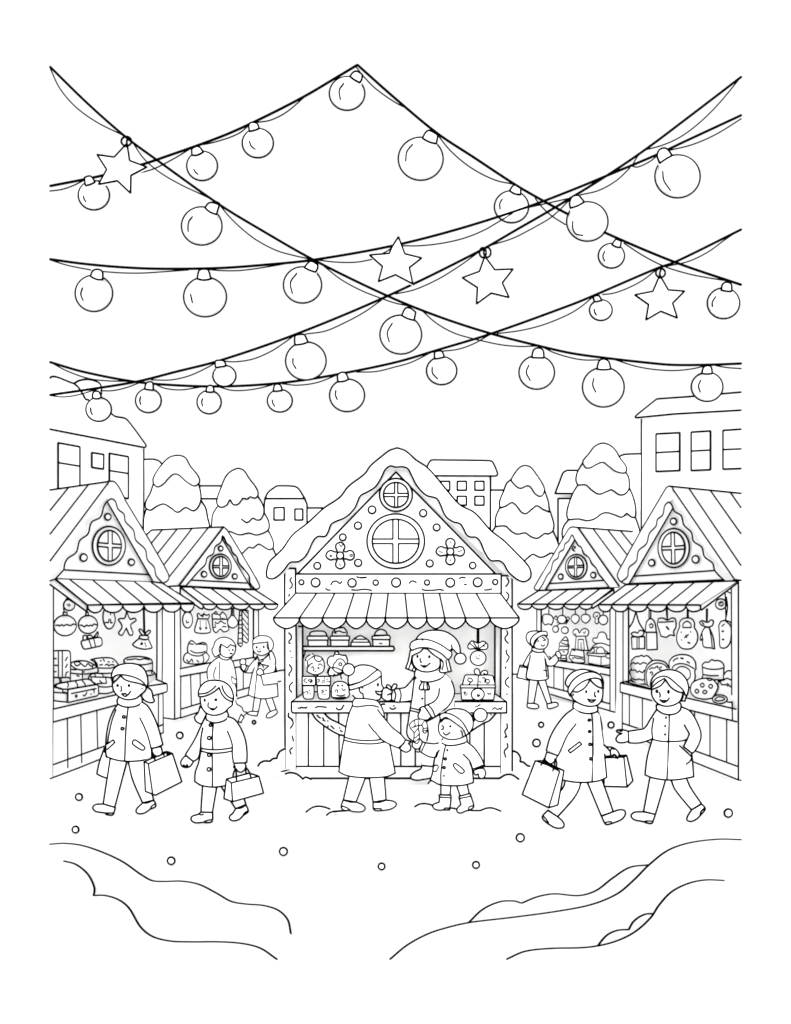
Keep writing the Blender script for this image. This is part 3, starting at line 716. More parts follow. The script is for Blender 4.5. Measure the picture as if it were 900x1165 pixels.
for dx, dy, ks in ((0, 0, [("515,715 530,730 540,718", 1.4), ("450,790 468,795 455,800", 1.4), ("585,790 600,800 605,785 590,783", 1.4), ("515,852 528,860", 1.4)]), (752, -27, [("432,697 436,703", 1.6), ("355,765 382,770", 1.4), ("485,765 515,758", 1.4), ("430,825 440,822", 1.6)])):
    x, y = 522 + (0 if dx == 0 else 752), 792 + dy
    ol = " ".join(f"{x+a},{y+b_}" for a, b_ in ((0,-90),(25,-78),(32,-55),(22,-30),(45,-25),(60,-34),(85,-28),(97,0),(85,25),(60,30),(40,22),(22,28),(32,55),(25,78),(0,90),(-25,78),(-30,55),(-20,28),(-45,25),(-65,30),(-90,15),(-97,0),(-85,-25),(-60,-34),(-40,-25),(-20,-28),(-30,-55),(-25,-78)))
    ink = [(P(s), w_) for s, w_ in ks] if dx == 0 else [(q((440, 500, 6), s), w_) for s, w_ in ks]
    f_ = part('flower_ornament', th, ol, z=.1, T=.06, b=.01, ink=ink)
    part('flower_centre', f_, circ(x, y, 24, n=18), z=.13, T=.06, b=.01)
fr(*M3)
fz = part('frieze_board', th, q(M3, "272,98! 1000,98!") + q(M5, "452,98! 452,265!") + q(M3, "272,262!"), z=.2, T=.15, b=0,
  ink=["573,190 590,165 620,158 650,178 668,162", "528,222 550,235 568,234", "793,122 830,130 878,127", ] +
      [q(M4, s) for s in ("-75,233 -30,235 30,228 60,230 97,238", "0,128 50,126", "417,178 430,162 450,157 478,170", "527,225 540,235 620,236 680,230 710,238", "845,138 860,127 890,128")] +
      [q(M5, s) for s in ("95,137 115,126 145,130", "138,186 156,189", "310,234 345,232 372,225")])
for f_, c in ((M3, (322,168,20)), (M3, (443,170,37)), (M3, (754,173,35)), (M4, (131,171,22)), (M4, (305,170,38)), (M4, (569,170,21)), (M4, (767,171,37)), (M5, (251,168,37)), (M5, (401,166,21)),
              (M3, (457,27,28)), (M3, (653,20,37)), (M3, (807,2,30)), (M4, (592,5,30)), (M4, (768,-10,28)), (M5, (208,25,28))):
    if c[1] < 60: continue
    fr(*f_); part('round_knob', fz, circ(*c, n=18), z=.24, T=.04, b=.008)
fr(*M3)
# posts
part('corner_post', th, q(M3, "178,50! 272,50! 277,560!") + q(Q9, "157,720! 100,712 40,718!"), z=.02, T=.25, b=0,
  ink=[(q(M3, s), 1.9) for s in ("237,127 225,155 242,180 240,210 220,222", "218,268 216,290", "213,600 235,625 235,650 215,672 218,690 230,690", "222,755 232,757", "236,808 242,812", "220,870 238,900")] +
      [(q(N6, s), 1.9) for s in ("75,380 98,410 90,440 70,465 78,485", "108,540 80,570 78,610 100,635", "70,830 68,860 100,885 108,898")] +
      [(q(Q9, s), 1.9) for s in ("75,100 72,140 100,160 122,205 92,258", "112,335 125,388", "115,452 88,480 100,520")])
part('corner_post', th, q(M5, "545,112! 452,112! 452,560!") + q(W6, "700,612! 745,590 790,590!"), z=.02, T=.25, b=0,
  ink=[(q(M5, s), 1.9) for s in ("500,128 517,165 490,207", "495,250 517,280 505,320", "500,580 508,610 485,640 490,665 513,690", "495,745 500,780 520,805 497,850", "490,890 492,900")] +
      [(q(N8, s), 1.9) for s in ("632,5 640,15", "612,245 620,248", "645,330 615,365 620,400 650,425", "625,485 632,492", "630,765 632,800 610,830 620,870 628,890")] +
      [(q(W6, s), 1.9) for s in ("750,215 755,245 735,270 745,300 735,318", "752,357 757,385 732,415 742,460")])
part('inner_post', th, "L277,545 333,545 333,1190 277,1190", z=-.3, T=.1, b=0)
fr(*M5)
part('inner_post', th, "L398,540 455,540 455,1190 398,1190", z=-.3, T=.1, b=0)
fr(0, 0, 1)
part('back_wall', th, "L330,655/ 575,655/ 575,884/ 330,884/", z=-.95, T=.1, b=0, edge=False)
part('side_wall', th, "L326,655/ 334,655/ 334,880/ 326,880/", z=-.3, T=.65, b=0, edge=False)
part('side_wall', th, "L573,655/ 581,655/ 581,880/ 573,880/", z=-.3, T=.65, b=0, edge=False)
X = [311.3, 340.7, 366.9, 393.7, 416.8, 438.4, 463.7, 485.6, 506, 529.6, 557.7, 590.7]
XT = [336.3, 360, 380.7, 402.7, 422.7, 441.6, 460.9, 481.3, 500, 519.5, 542, 569.3]
keep = cur['dep']
cur['dep'] = plane((311, 703, 12.0), (590, 703, 12.0), (450, 675, 12.55))
part('awning', th, "L336.3,675.2 569.3,675.2 590.7,703 311.3,703", z=0, T=.06, b=0, ink=[f"{a},675.4! {b_},703!" for a, b_ in zip(XT[1:-1], X[1:-1])])
cur['dep'] = flat(12.0)
for i in range(11):
    x0, x1 = X[i], X[i+1]; w_ = x1 - x0
    part('awning_scallop', th, f"{x0},703! {x0+w_*.03},707 {x0+w_*.2},712 {x0+w_*.5},{715.2} {x0+w_*.8},712 {x0+w_*.97},707 {x1},703!", z=0, T=.05, b=0)
cur['dep'] = keep
# counter
fr(0, 0, 1)
part('counter', th, "L331.6,798.3 576.4,798.3 576.4,811.1 333,811.1 331.6,809", z=.35, T=.35, b=0,
  ink=[(q(N6, s), 2) for s in ("155,780 175,785 185,772 200,782 215,775 225,785 240,770", "315,780 345,768 380,770 420,775", "512,780 530,798 560,792 575,765 585,755")] +
      [(q(N7, s), 2) for s in ("110,752 130,745 145,748", "193,778 210,792 235,790 250,778", "228,760 230,766")] +
      [(q(N8, s), 1.6) for s in ("330,605 338,608", "350,605 380,585", "492,632 515,615 540,632 560,620 570,632 585,608", "475,680 482,682")])
cur['dep'] = plane((331, 798.3, 12.45), (576, 798.3, 12.45), (450, 789, 13.1))
part('counter_top', th, "L332,798 345,789.2 564,789.2 576.4,798", z=0, T=.05, b=0, edge=False, ink=[q(N6, "100,720! 200,650!"), q(N8, "135,487! 195,487!"), q(N8, "515,485! 620,557!")])
cur['dep'] = keep
part('front_boards', th, "L337.5,811/ 569,811/ 569,885/ 337.5,885/", z=.08, T=.1, b=0, edge=False,
  ink=["337.5,872! 569,872!", "354,885.3! 569,885.3!", "350.9,811! 350.9,872!", "368.3,811! 368.3,872!", "385.2,811! 386.2,872!", "440.3,811! 440.3,872!", "456,811! 456,872!", "472.5,811! 472.5,872!", "534.6,811! 534.6,872!", "551,811! 551,872!"])
part('drape', th, q(Q9, "315,100/ 315,105! 350,160 430,225 520,285 590,320 660,335! 700,250/ 655,240! 580,200 490,155 437,102/"), z=.14, T=.05, b=0,
  ink=[(q(Q9, s), 2) for s in ("365,125 380,140 400,152", "420,150 432,165 425,178", "440,180 447,182", "470,180 478,182", "475,230 480,240", "505,230 540,262", "592,250 598,256", "600,278 622,292")])
part('drape', th, q(N8, "525,668! 465,735 410,760 330,810 285,840 200,880/ 200,668/"), z=.14, T=.05, b=0)
fr(0, 0, 1)
part('shelf', th, "L343.3,735.3 447.5,735.3 448.8,738 447.5,740.4 344.3,740.4", z=-.5, T=.4, b=0)

pen(1.8)
SG = 'boxes on the shelf of the big stall'
place(13.2, 380, 735)
fr(*M3)
th = thing('lidded_box', 'box with a smooth domed lid, first on the shelf from the left', 'box', SG)
part('box_body', th, "L378,660 547,660 545,714 380,714", T=.2, b=0)
part('lid_band', th, "L375,628 545,628 552,645 550,662 375,662 370,645", z=.03, T=.25, b=0)
part('dome', th, "390,627! 398,598 425,586 510,587 530,600 540,627!", z=0, T=.2, b=0)
th = thing('lidded_box', 'box with a frosted top, second on the shelf', 'box', SG)
part('box_body', th, "L570,660 728,660 725,714 575,714", T=.2, b=0)
part('lid_band', th, "L570,628 730,628 733,645 730,662 568,662 566,645", z=.03, T=.25, b=0)
part('dome', th, "583,627! 588,590 605,580! 600,560! 685,555! 712,595 708,627!", z=0, T=.2, b=0, ink=["605,580 615,605", "612,590 650,585 670,595 698,598", "600,600 618,600"])
solo('domed_cake', 'striped dome cake, third on the shelf', 'cake', "745,714! 748,682 780,645 825,625 870,645 905,680 912,714!", group=SG, T=.2, b=0, ink=["750,680! 908,680!", "782,655! 870,655!"])
fr(*M4)
th = thing('lidded_box', 'box with a round dome and tiny dots, right end of the shelf', 'box', SG)
part('box_body', th, "L105,656 250,656 248,714 108,714", T=.2, b=0, ink=[("163,688 173,693", 2), ("182,690 186,694", 2)])
part('lid_band', th, "100,628! 245,620! 256,640 250,658! 100,656!", z=.03, T=.25, b=0)
part('dome', th, "118,622! 135,588 175,570 215,585 232,620!", z=0, T=.2, b=0)

# goods on the counter
OG = 'goods on the counter of the big stall'
fr(*N6); place(12.75, 355, 796)
th = thing('gingerbread_doll', 'gingerbread doll head with icing hair behind the small gift boxes', 'doll', OG)
part('face', th, "240,440! 245,400 240,340! 300,300/ 385,310/ 400,380 392,435 350,465 300,470 255,450", z=.05, T=.12, b=.02, ink=[("280,405 295,398 305,415 298,435", 2), ("335,410 350,405 352,418", 2), "255,395 270,375 292,362", "345,385 360,370 382,385", "315,440 320,445", "300,470 320,490 345,468"], mats=None)
part('icing_hair', th, "225,340! 235,310 270,285 300,290 350,300 385,320 395,360! 360,345 345,350 305,320 290,300! 250,330 240,370! 238,400", z=.1, T=.1, b=0, edge=False, ink=["225,340 235,310 272,285", "288,278 300,283", "285,305 305,300 315,330 345,348 370,340 380,318 350,300 305,295", "385,320 400,365 398,400", "240,340 250,400", "202,330 225,255"])
solo('gingerbread_bear', 'gingerbread bear with curly ears and a button nose on the big counter', 'cookie', "455,400! 432,370 435,325 460,300 490,300! 500,265 520,255 540,280 560,290 590,290 610,310 615,355 600,440 540,470 500,480 440,470", group=OG, z=.02, T=.12, b=.02,
     ink=["495,275! 520,285! 545,280!", "480,400 490,370 510,350 520,330 560,325 590,350 600,380", "480,405 520,410 560,430 590,440", circ(550, 374, 14, n=12) + circ(550, 374, 14, n=12)[:1], "475,410 500,440 540,455 570,445", "485,490 495,465 510,480 530,460", "550,460 560,510", "575,295 600,290 612,330", "430,440 445,410 470,405", "425,450 435,455"])
bx = lambda *a: f"L{a[0]},{a[1]} {a[2]},{a[1]} {a[2]},{a[3]} {a[0]},{a[3]}"
solo('gift_box', 'upper small gift box marked with a curl, left end of the big counter', 'gift box', "L195,488 318,488 318,570 195,570", group=OG, z=.15, T=.12, b=0, ink=[("240,508 215,515 215,535 240,545", 1.7), ("270,510 250,525 275,535 280,515 290,530 270,548", 1.7)])
solo('gift_box', 'upper small gift box with speckled wrapping, right of the one with a curl', 'gift box', "L325,488 458,488 458,570 330,570", group=OG, z=.15, T=.12, b=0, ink=[("340,520 355,515 350,540 342,540", 1.7), ("375,545 390,540", 1.7), ("400,495 402,550", 1.2), ("420,515 440,510", 1.5), ("420,535 465,537", 1.5), ("380,520 392,528", 1.5)])
solo('gift_jar', 'lower left jar with a wavy mark under the curl box', 'jar', "200,575! 303,575! 305,640 295,690 275,697 230,697 210,685 203,640", group=OG, z=.16, T=.12, b=0, ink=[("215,640 235,625 250,635 240,655", 1.6), ("255,620 270,618", 1.6), ("262,640 275,650", 1.6)])
solo('gift_jar', 'lower right jar with dotted front under the speckled box', 'jar', "335,575! 450,575! 448,680 430,697 370,697 350,685 340,640", group=OG, z=.16, T=.12, b=0, ink=[("375,615 392,618", 2), ("410,610 425,622", 1.8), ("375,635 395,632", 2), ("385,650 388,655", 2), ("405,650 408,658", 2), "305,630 335,630", "450,628 465,630"])
solo('smiling_cookie', 'round cookie with a smiling face beside the two jars', 'cookie', "468,640! 470,590 500,545 550,535 600,548 625,580 632,640 630,670 600,690 550,698 490,690 470,675", group=OG, z=.18, T=.1, b=.02,
     ink=["470,680 520,685 600,680", ("515,660 550,668 595,658", 2), ("500,630 510,612 525,615 522,640", 1.7), ("562,598 580,620 598,605", 1.8)], dots=[(527, 573, 12, 11), (569, 572, 10, 10)])
fr(*N8); place(12.55, 543, 797)
th = thing('gift_box', 'large lidded gift box with bow and round seal on the right of the big counter', 'gift box', OG)
part('box_body', th, "L198,420 518,420 505,542 208,542", z=.1, T=.3, b=0, ink=[("225,475 240,465 245,480 228,482 240,500 255,495 260,475", 1.5), ("440,485 485,487", 1.5), ("458,478 458,495", 1.3), ("475,478 476,495", 1.3)])
part('lid', th, "235,320! 250,310! 480,312 500,325! 520,405! 520,430! 200,430! 192,420 200,405! 215,400!", z=.13, T=.35, b=0, ink=["215,403! 518,403!", "362,315! 355,430!", "275,398 290,375 265,365 270,340 300,345 308,365 285,382", ("372,372 388,378", 2), "398,338 425,340 420,378", circ(448, 368, 18, n=12)])
part('seal', th, circ(357, 491, 60, 54), z=.16, T=.05, b=0, ink=["352,492 358,512 376,500 355,492"])
part('bow', th, "370,312! 335,300 325,270 340,252 365,258 375,285 378,308! 400,275 430,268 448,285 440,305 375,312!", z=.18, T=.08, b=0, ink=["410,295 425,298"])
fr(*M5)
th = thing('hanging_bauble', 'bauble with a tiny smile and ribbon bow hanging inside the big stall', 'bauble', None)
part('globe', th, circ(255, 815, 66, 62), z=.1, T=.15, b=.03, ink=[("235,795 238,800", 2), ("262,790 268,792", 2), ("238,810 242,818 250,820", 1.6), ("255,822 270,822", 1.8)])
part('string', th, "L248,560 260,560 260,690 248,690", z=.08, T=.02, b=0)
part('bow', th, "252,745! 225,735 175,735 168,710 180,690! 200,670 225,675 252,690! 275,680 300,672 335,700 330,735 285,742!", z=.14, T=.06, b=0, ink=["252,745! 190,695", "255,740! 215,680", "255,742! 262,700", "255,742! 320,690", "300,712 312,715"])

# ================================================================ people at the main stall
# vendor
pen(2.05)
fr(*N7)
pv = person('girl in a long pompom cap serving at the big central stall', "L470,420/ 620,420/ 640,850/ 460,850/", "405,290! 402,340 420,390 465,430 530,445 600,435 650,405 665,360! 650,300 560,225 470,215", 12.4, (490, 888),
  limbs=['470,500 340,660 180,660','680,520 720,640 650,760 540,820'], eyes=[(450, 302, 8, 14), (560, 305, 10, 14)], face=[("478,318 474,340 488,352 478,358", 2), ("480,380 515,402 570,362", 2), "500,388 530,388"],
  extra=[("140,632! 115,660 125,690 165,715 205,705 208,680 200,620", {'z': .2}), ("460,835! 455,860 475,885 540,892 578,862! 520,775 500,768 470,785 480,795", {'z': .22})])
part('hair', pv, "385,240! 365,340 340,412! 425,445! 432,420 405,380 402,300 480,255 505,225! 540,232! 600,285 660,325! 665,400 655,440 680,452 765,440! 740,340 735,320! 600,200 420,210", z=.17, T=.15, b=.01,
  ink=["400,290 385,370 370,412", "415,400 400,432", "685,340 690,380 680,425", "715,340 725,400 735,435", "670,325 682,350"])
part('cap', pv, "430,150! 470,100 540,65 630,57 720,75 800,130 840,200 850,275! 820,275! 770,230 740,260 600,190", z=.2, T=.2, b=.02, ink=["765,193! 772,225 765,260", "772,225! 822,275!"])
part('cap_brim', pv, "395,245! 380,215 390,175 430,150 500,140 580,155 670,195 735,240 765,260 768,290 745,325 730,330! 680,280 610,240 540,220 460,222", z=.25, T=.2, b=.02, ink=["490,143 500,152"])
part('pompom', pv, circ(848, 322, 52, 50), z=.24, T=.12, b=.03)
part('scarf', pv, "435,425! 423,460 430,495 470,525 530,540 600,532 670,505 712,470! 690,440/ 560,430/", z=.075, T=.13, b=0)
part('scarf_knot', pv, "490,545! 468,585 470,608 500,612! 505,600 515,612! 560,612! 562,590 545,545 530,538 500,538", z=.14, T=.06, b=0, ink=["512,540! 505,600", "535,545! 545,610"])
part('coat', pv, q(N7, "425,485! 400,520/ 412,570! 400,680 380,800 365,900!") + q(W6, "18,280 35,320 75,350! 85,345/ 130,520! 215,525 265,500/ 270,400/ 165,340! 175,280 160,200! 200,180 290,130!") + q(N7, "790,790/ 790,600 765,530 715,470! 600,480/"), z=.03, T=.18, b=.02,
  ink=["520,612! 520,755!", ("490,693 498,695", 3), "385,780! 470,800!", "385,805! 455,822!"] )
part('sleeve', pv, "425,485! 380,545 335,592! 290,600! 240,605 215,615! 200,700! 250,725 330,722 395,712! 412,570!", z=.12, T=.12, b=.02, ink=["282,600 298,660 285,725", "232,610 248,660 235,718"])
part('sleeve', pv, "712,470/ 765,530 792,610 785,680 740,760 670,820 600,873! 582,868 515,770 545,750! 605,720 645,665 655,600/ 660,550/", z=.13, T=.12, b=.02, ink=["550,752 590,800 615,862"])
fr(*W6)
part('trouser_leg', pv, "125,415! 130,520! 215,525! 222,455! 230,420/", z=.0, T=.1, b=0)
part('boot', pv, "130,520! 120,545 80,565 50,590 50,615 90,628 150,620 195,612! 215,560 218,525!", z=.02, T=.15, b=.01)
part('boot', pv, "195,632! 178,645 178,670 205,685 240,680 265,668! 260,640/", z=.02, T=.15, b=.01)
fr(*N7)
part('skirt_fold', pv, "L785,720! 800,785 740,770/ 700,820! 690,800/ 760,740", z=.0, T=.08, b=0)
place(12.1, 442, 790)
th = thing('small_gift', 'little gift with a two looped bow held out by the girl in the long cap', 'gift', None)
part('gift_body', th, "118,655! 125,610 150,593 185,600 210,615 215,640! 170,660/", z=-.05, T=.1, b=0)
part('bow', th, "205,615! 180,600 160,577 170,564 195,575 208,602! 218,575 235,557 258,565 257,580 240,605 222,613!", z=-.02, T=.05, b=0)

# man at the counter
fr(*N2)
pm = person('man in bobble hat and belted coat seen from behind, reaching to the child', "L200,430/ 400,450/ 380,900/ 160,900/", "150,360/ 175,415 200,445! 300,452 390,465! 425,455 440,420! 395,400/ 440,380 462,350! 445,320 440,235! 300,200/ 180,260/", foot(927), (420, 922),
  limbs=['320,560 460,720 640,880'], legs=[q(R3,'220,380 145,700'), q(R3,'400,380 430,700')], eyes=[(409, 320, 9, 16)], face=[("385,378! 395,400 420,415 435,412!", 2), "385,378 420,382 455,376", "232,350 250,338 272,352", "240,345 235,370 250,395 268,400", "268,402 275,440"],
  extra=[(q(R3, "665,95! 715,115 705,125 690,128! 710,150 712,185 690,205 665,210 610,178!"), {'z': .1})])
part('beanie', pm, "140,325! 132,280 138,235 185,165 240,138 300,137 355,150 410,180! 330,260", z=.17, T=.2, b=.02)
part('beanie_brim', pm, "138,328! 220,305 300,262 360,215 405,180! 430,195 440,220 435,240! 370,285 290,325 210,352 155,368! 142,355", z=.19, T=.22, b=.02)
part('pompom', pm, circ(136, 178, 55, 54), z=.24, T=.12, b=.03)
part('collar', pm, "195,447! 175,475 172,510 200,525 270,518 350,512 415,530! 440,560/ 432,520 415,480 390,465! 300,452", z=.13, T=.15, b=.01, edge=False, ink=["195,447! 175,475 172,510 200,525 270,518 350,512 415,528", "195,447! 300,450 390,465 420,490 445,530 465,585 470,625"])
part('coat', pm, "172,510! 140,600 110,700 90,830 60,960!".replace('60,960!','70,940') .strip() and (q(N2, "172,512! 140,590 115,690 95,810 75,920") + q(R3, "45,395! 110,425 200,442 310,448 420,445 500,435 570,405! 545,270 520,140/ 470,100/") + q(N2, "475,650/ 470,600/ 420,500/")), z=.05, T=.2, b=.02,
  ink=[q(R3, "95,70 180,92 300,103 400,98 450,88"), q(R3, "90,98 180,120 300,133 400,130 485,112")])
part('sleeve', pm, q(N2, "420,560! 480,640 530,700 620,780 665,830!") + q(R3, "605,165! 580,165 520,138! 440,90 380,20") + q(N2, "370,750 322,685/ 350,560/"), z=.12, T=.12, b=.02, edge=False,
  ink=[q(N2, "405,550! 450,610 490,655 540,715 620,780 665,830! 650,865 610,898!") + q(R3, "600,170 580,165 520,138 440,90 380,20") + q(N2, "370,750 322,685")])
fr(*R3)
part('trouser_leg', pm, "L140,436 88,655 205,675 290,455/", z=0, T=.12, b=0)
part('trouser_leg', pm, "L330,455 365,675 485,655 468,445/", z=0, T=.12, b=0)
part('shoe', pm, "85,657! 68,720 90,750 140,752! 200,765 265,762 290,735 270,705 210,677! 150,675", z=.04, T=.18, b=.01, ink=["75,712 120,728 150,748"])
part('shoe', pm, "365,677! 368,740 390,755 435,755! 520,742 570,715 580,690 550,668 485,658! 420,678", z=.04, T=.18, b=.01, ink=["372,735 440,738 440,750"])

# child
fr(*W6)
pc = person('small child in a pompom beanie and buttoned coat holding up a candy cane', "L300,330/ 440,330/ 430,720/ 290,720/", "262,185! 250,240 260,290 300,320 350,330 410,320 455,298! 440,250 380,200 300,175", foot(929), (380/6.43+460, 925),
  limbs=['280,380 160,390 100,370','430,400 520,480 550,570'], legs=['305,620 300,800','420,620 450,800'], eyes=[(337, 234, 7, 8)], face=[("275,228 288,238 285,252 272,258", 2), ("285,280 305,298 335,278", 2), "412,265 422,280 425,305", "265,205 290,180"],
  extra=[("60,345! 62,385 100,400 125,370! 130,345 110,325", {'z': .14, 'ink': ["92,418 105,425"]}), ("500,545! 520,590 540,580! 550,610 580,610 595,575 580,540!", {'z': .12, 'ink': ["540,580 545,600"]})])
part('beanie', pc, "290,135! 330,112 390,105 450,120 495,165 503,230 480,280! 455,290! 440,245", z=.18, T=.2, b=.02)
part('beanie_brim', pc, "265,190! 262,150 290,137 340,145 400,180 440,225 472,285! 450,302! 430,255 380,215 330,180 300,168", z=.22, T=.2, b=.015)
part('pompom', pc, circ(557, 151, 49, 48), z=.16, T=.12, b=.03)
part('pompom_cord', pc, "L498,150 515,155 512,195 495,200", z=.12, T=.04, b=0, ink=["498,165! 512,168!", "498,185! 512,180!"])
part('scarf', pc, "280,325! 270,350 310,372 370,372 430,358 462,345! 455,305/ 380,320/", z=.075, T=.13, b=0)
part('coat', pc, "275,352! 250,420/ 225,460 215,500! 205,580 190,625! 260,660 340,668 430,665 505,645! 502,590 495,540 480,500/ 470,420/ 462,350!", z=.04, T=.2, b=.02,
  ink=["300,378! 280,480 268,580 268,660!", ("238,515 250,530 230,565 212,560", 1.75), "255,388 245,430 235,460", "@358,520 375,505 440,560 425,578 400,570", "225,460! 205,580", "215,525 238,515"], dots=[(315, 410, 9, 9), (290, 597, 8, 8)])
for c in ((301, 472, 8, 8), (292, 536, 8, 8)): part('button', pc, circ(*c, n=12), z=.08, T=.03, b=0)
part('sleeve', pc, "280,335/ 250,355 215,362 160,355! 128,345! 110,415! 130,428 180,455 225,462! 240,420/ 258,388/", z=.11, T=.1, b=.015, ink=["155,355! 128,415!"])
part('sleeve', pc, "455,345! 510,390 560,460 585,515! 500,548! 480,490 432,438/ 440,380/", z=.11, T=.1, b=.015, ink=["505,560! 580,530! 582,515", "500,548 508,562"])
part('trouser_leg', pc, "L268,662 268,735 335,735 340,668/", z=0, T=.1, b=0)
part('trouser_leg', pc, "L383,668 410,745 475,728 460,662/", z=0, T=.1, b=0)
part('boot', pc, "255,735! 340,738! 342,755! 332,845! 290,845 240,845 208,825 215,805 255,790! 258,755!", z=.03, T=.16, b=.01, ink=["255,752! 340,757!", "290,842 295,832 330,832"])
part('boot', pc, "402,745! 480,725! 488,745! 508,820 490,840! 450,852 410,868 385,855 388,835 415,805! 402,760!", z=.03, T=.16, b=.01, ink=["405,762! 488,745!", "468,835 480,820 505,815"])
place(foot(929), 475, 830)
pen(1.65)
solo('candy_cane', 'striped candy cane held up by the small child', 'candy cane', "45,250! 40,220 70,190 110,180 150,190 170,230 168,265 150,285 135,270 138,245 125,225 105,235 110,290 108,340 95,360! 72,350 70,280", z=.22, T=.08, b=0,
     ink=["75,195! 80,230! 55,245", "108,182! 105,225! 72,240", "145,195 125,230", "168,245! 140,250", "135,268 165,262", "75,280 100,250", "80,320 112,285", "75,350 110,320"])

pen(2.3)
# ================================================================ right background
T6 = (560, 500, 6); U6 = (700, 430, 6); V6 = (580, 580, 6.43); X6 = (700, 540, 6); Y7 = (580, 680, 6.923); Z5 = (690, 650, 5.625); AA = (620, 680, 10); BB = (700, 730, 6); S5 = (690, 790, 5.625); L8 = (610, 750, 8.182)
fr(*T6); place(40, 650, 753)
th = thing('town_building', 'narrow far house with slanted roof between two snowy trees on the right', 'building', 'town buildings behind the market')
part('wall', th, "L700,404/ 700,1000/ 450,1000 450,404", T=3, b=0)
part('roof', th, "430,368! 460,290 485,228 510,212! 700,212/ 700,369!", z=.3, T=3, b=0)
tree('slender snowy tree of four tiers just right of the big gable', 30, (597, 750),
 [("22,595! 0,630 -40,700/ -40,900/ 455,900/ 455,722! 440,680 415,625/", ["225,825 255,798 280,783 305,795 330,805 365,795 400,775 415,778"]),
  "50,470! 25,530 22,595! 90,590 130,625 170,645 225,637 270,665 310,673 360,640 380,645 415,625! 420,580 395,490/ 200,420/",
  "128,275! 100,300 80,350 52,420 52,468! 90,455 135,430 165,450 200,495 230,505 265,480 305,452 350,478 392,495! 380,420 355,345/ 230,260/",
  "225,180 260,190 300,240 345,310 355,350 340,382 320,386 290,365 260,320 235,315 195,332 165,318 128,278! 160,225 195,188"], T6)
tree('largest snowy tree, with a rounded top, beside the right building', 28, (690, 750),
 ["520,548! 490,590 478,630 482,690/ 482,800/ 1020,800/ 1008,630! 1000,600 975,528/ 750,500/",
  "583,312! 550,370 515,470 510,520 520,548! 590,542 650,553 700,540 750,505 790,500 840,515 885,530 918,502! 950,528 975,530 977,460 960,390 933,325/ 750,300/",
  "615,165! 580,230 572,280 585,312! 640,310 680,345 730,372 780,355 815,343 865,375 900,375 930,345 935,310 930,260 910,220/ 750,150/",
  "620,165! 622,145 660,100 700,50 750,27 800,40 840,75 870,125 915,190 910,225 885,228 840,215 800,185 755,155 710,170 670,192 640,192"], T6)
fr(*U6); place(36, 715, 760)
solo('snowy_bush', 'rounded snowy bush top between the largest tree and the right building', 'bush', "28,537! 50,526 80,521 180,518! 260,518/ 260,900/ -20,900/ -20,560/", T=1, b=.2)
place(plane((843, 500, 26), (730, 500, 30), (800, 700, 27.4), (843, 700, 26)), 785, 770)
th = thing('town_building', 'large flat fronted building at the right edge with three tall windows', 'building', 'town buildings behind the market')
part('wall', th, "L858,222/ 858,1700/ 180,1700 180,270/", T=3, b=0)
part('roof', th, "858,97/ 858,220! 400,246! 150,271! 137,268 145,255! 285,143! 500,128!", z=.3, T=3, b=0)
part('window', th, "L280,382 440,374 440,632 280,638", z=.05, T=.1, b=0, ink=["280,510! 440,501!"])
part('window', th, "L520,370 650,362 650,626 520,632", z=.05, T=.1, b=0, ink=["520,499! 650,492!"])
part('window', th, "L737,358 858,350/ 858,618 737,622", z=.05, T=.1, b=0, ink=["737,489! 858,484!"])

# ================================================================ right stalls
pen(2.1)
WR = wallplane(708, 16.8, 843, 12.4)
fr(*X6); place(WR, 785, 866)
th = thing('market_stall', 'front right market stall with round gable window and striped roof, cut by the right edge', 'market stall', STALL_GROUP)
part('roof', th, "367,78! 858,127/ 858,722! 815,718/ 600,500/", z=.08, T=.1, b=0, ink=["385,85! 815,715!", "505,95! 858,618!", "650,108! 858,402!", "787,122! 858,224!"])
part('gable_wall', th, "L392,160/ 815,718/ 740,718/ 95,745/ 40,730/ 345,95/", z=.03, T=.1, b=0, edge=False, ink=["95,745! 740,718!", "130,693! 672,655!"])
part('snow_trim', th, "385,85/ 365,77/ 345,95/ 170,390/ 20,660/ 18,700/ 40,730/ 75,748/ 95,745/ 392,232/ 385,205/ 365,188/ 400,160/", z=.14, T=.1, b=0, edge=False,
     ink=["385,83! 367,77 350,88 335,110! 170,390! 25,655! 15,690 30,722 50,738 75,748 95,745", "95,745! 392,232!", "45,730 85,695 95,635 145,590 160,520 215,470 235,400 280,350 290,305 325,275 340,210 365,188 385,205 405,250 450,280 470,345 520,395 535,455 590,495 610,560 665,605 680,655 740,718 770,733 815,718!"])
w = part('round_window', th, circ(400, 501, 106, 133, 36), z=.1, T=.1, b=0)
part('pane', w, circ(397, 501, 78, 108, 32), z=.14, T=.05, b=0, ink=["382,395! 382,490! 320,492!", "405,393! 407,488! 472,484!", "320,515! 385,513! 386,607!", "410,606! 408,512! 472,508!"])
for c in ((398, 319, 20, 22), (249, 602, 20, 22), (549, 578, 23, 25)):
    part('round_knob', th, circ(*c, n=16), z=.1, T=.05, b=.01)
fr(*Z5)
part('awning', th, "L125,85 780,62 838,62/ 600,215 -50,213", z=.55, T=.05, b=0,
     ink=["215,80! 35,213!", "325,76! 140,213!", "437,72! 262,213!", "570,67! 390,213!", "690,63! 508,213!"])
part('awning_side', th, "L838,62 842,72 608,248 600,215", z=.5, T=.05, b=0, ink=["838,60! 862,58!"])
sc = [-50, 35, 140, 262, 387, 510, 602]
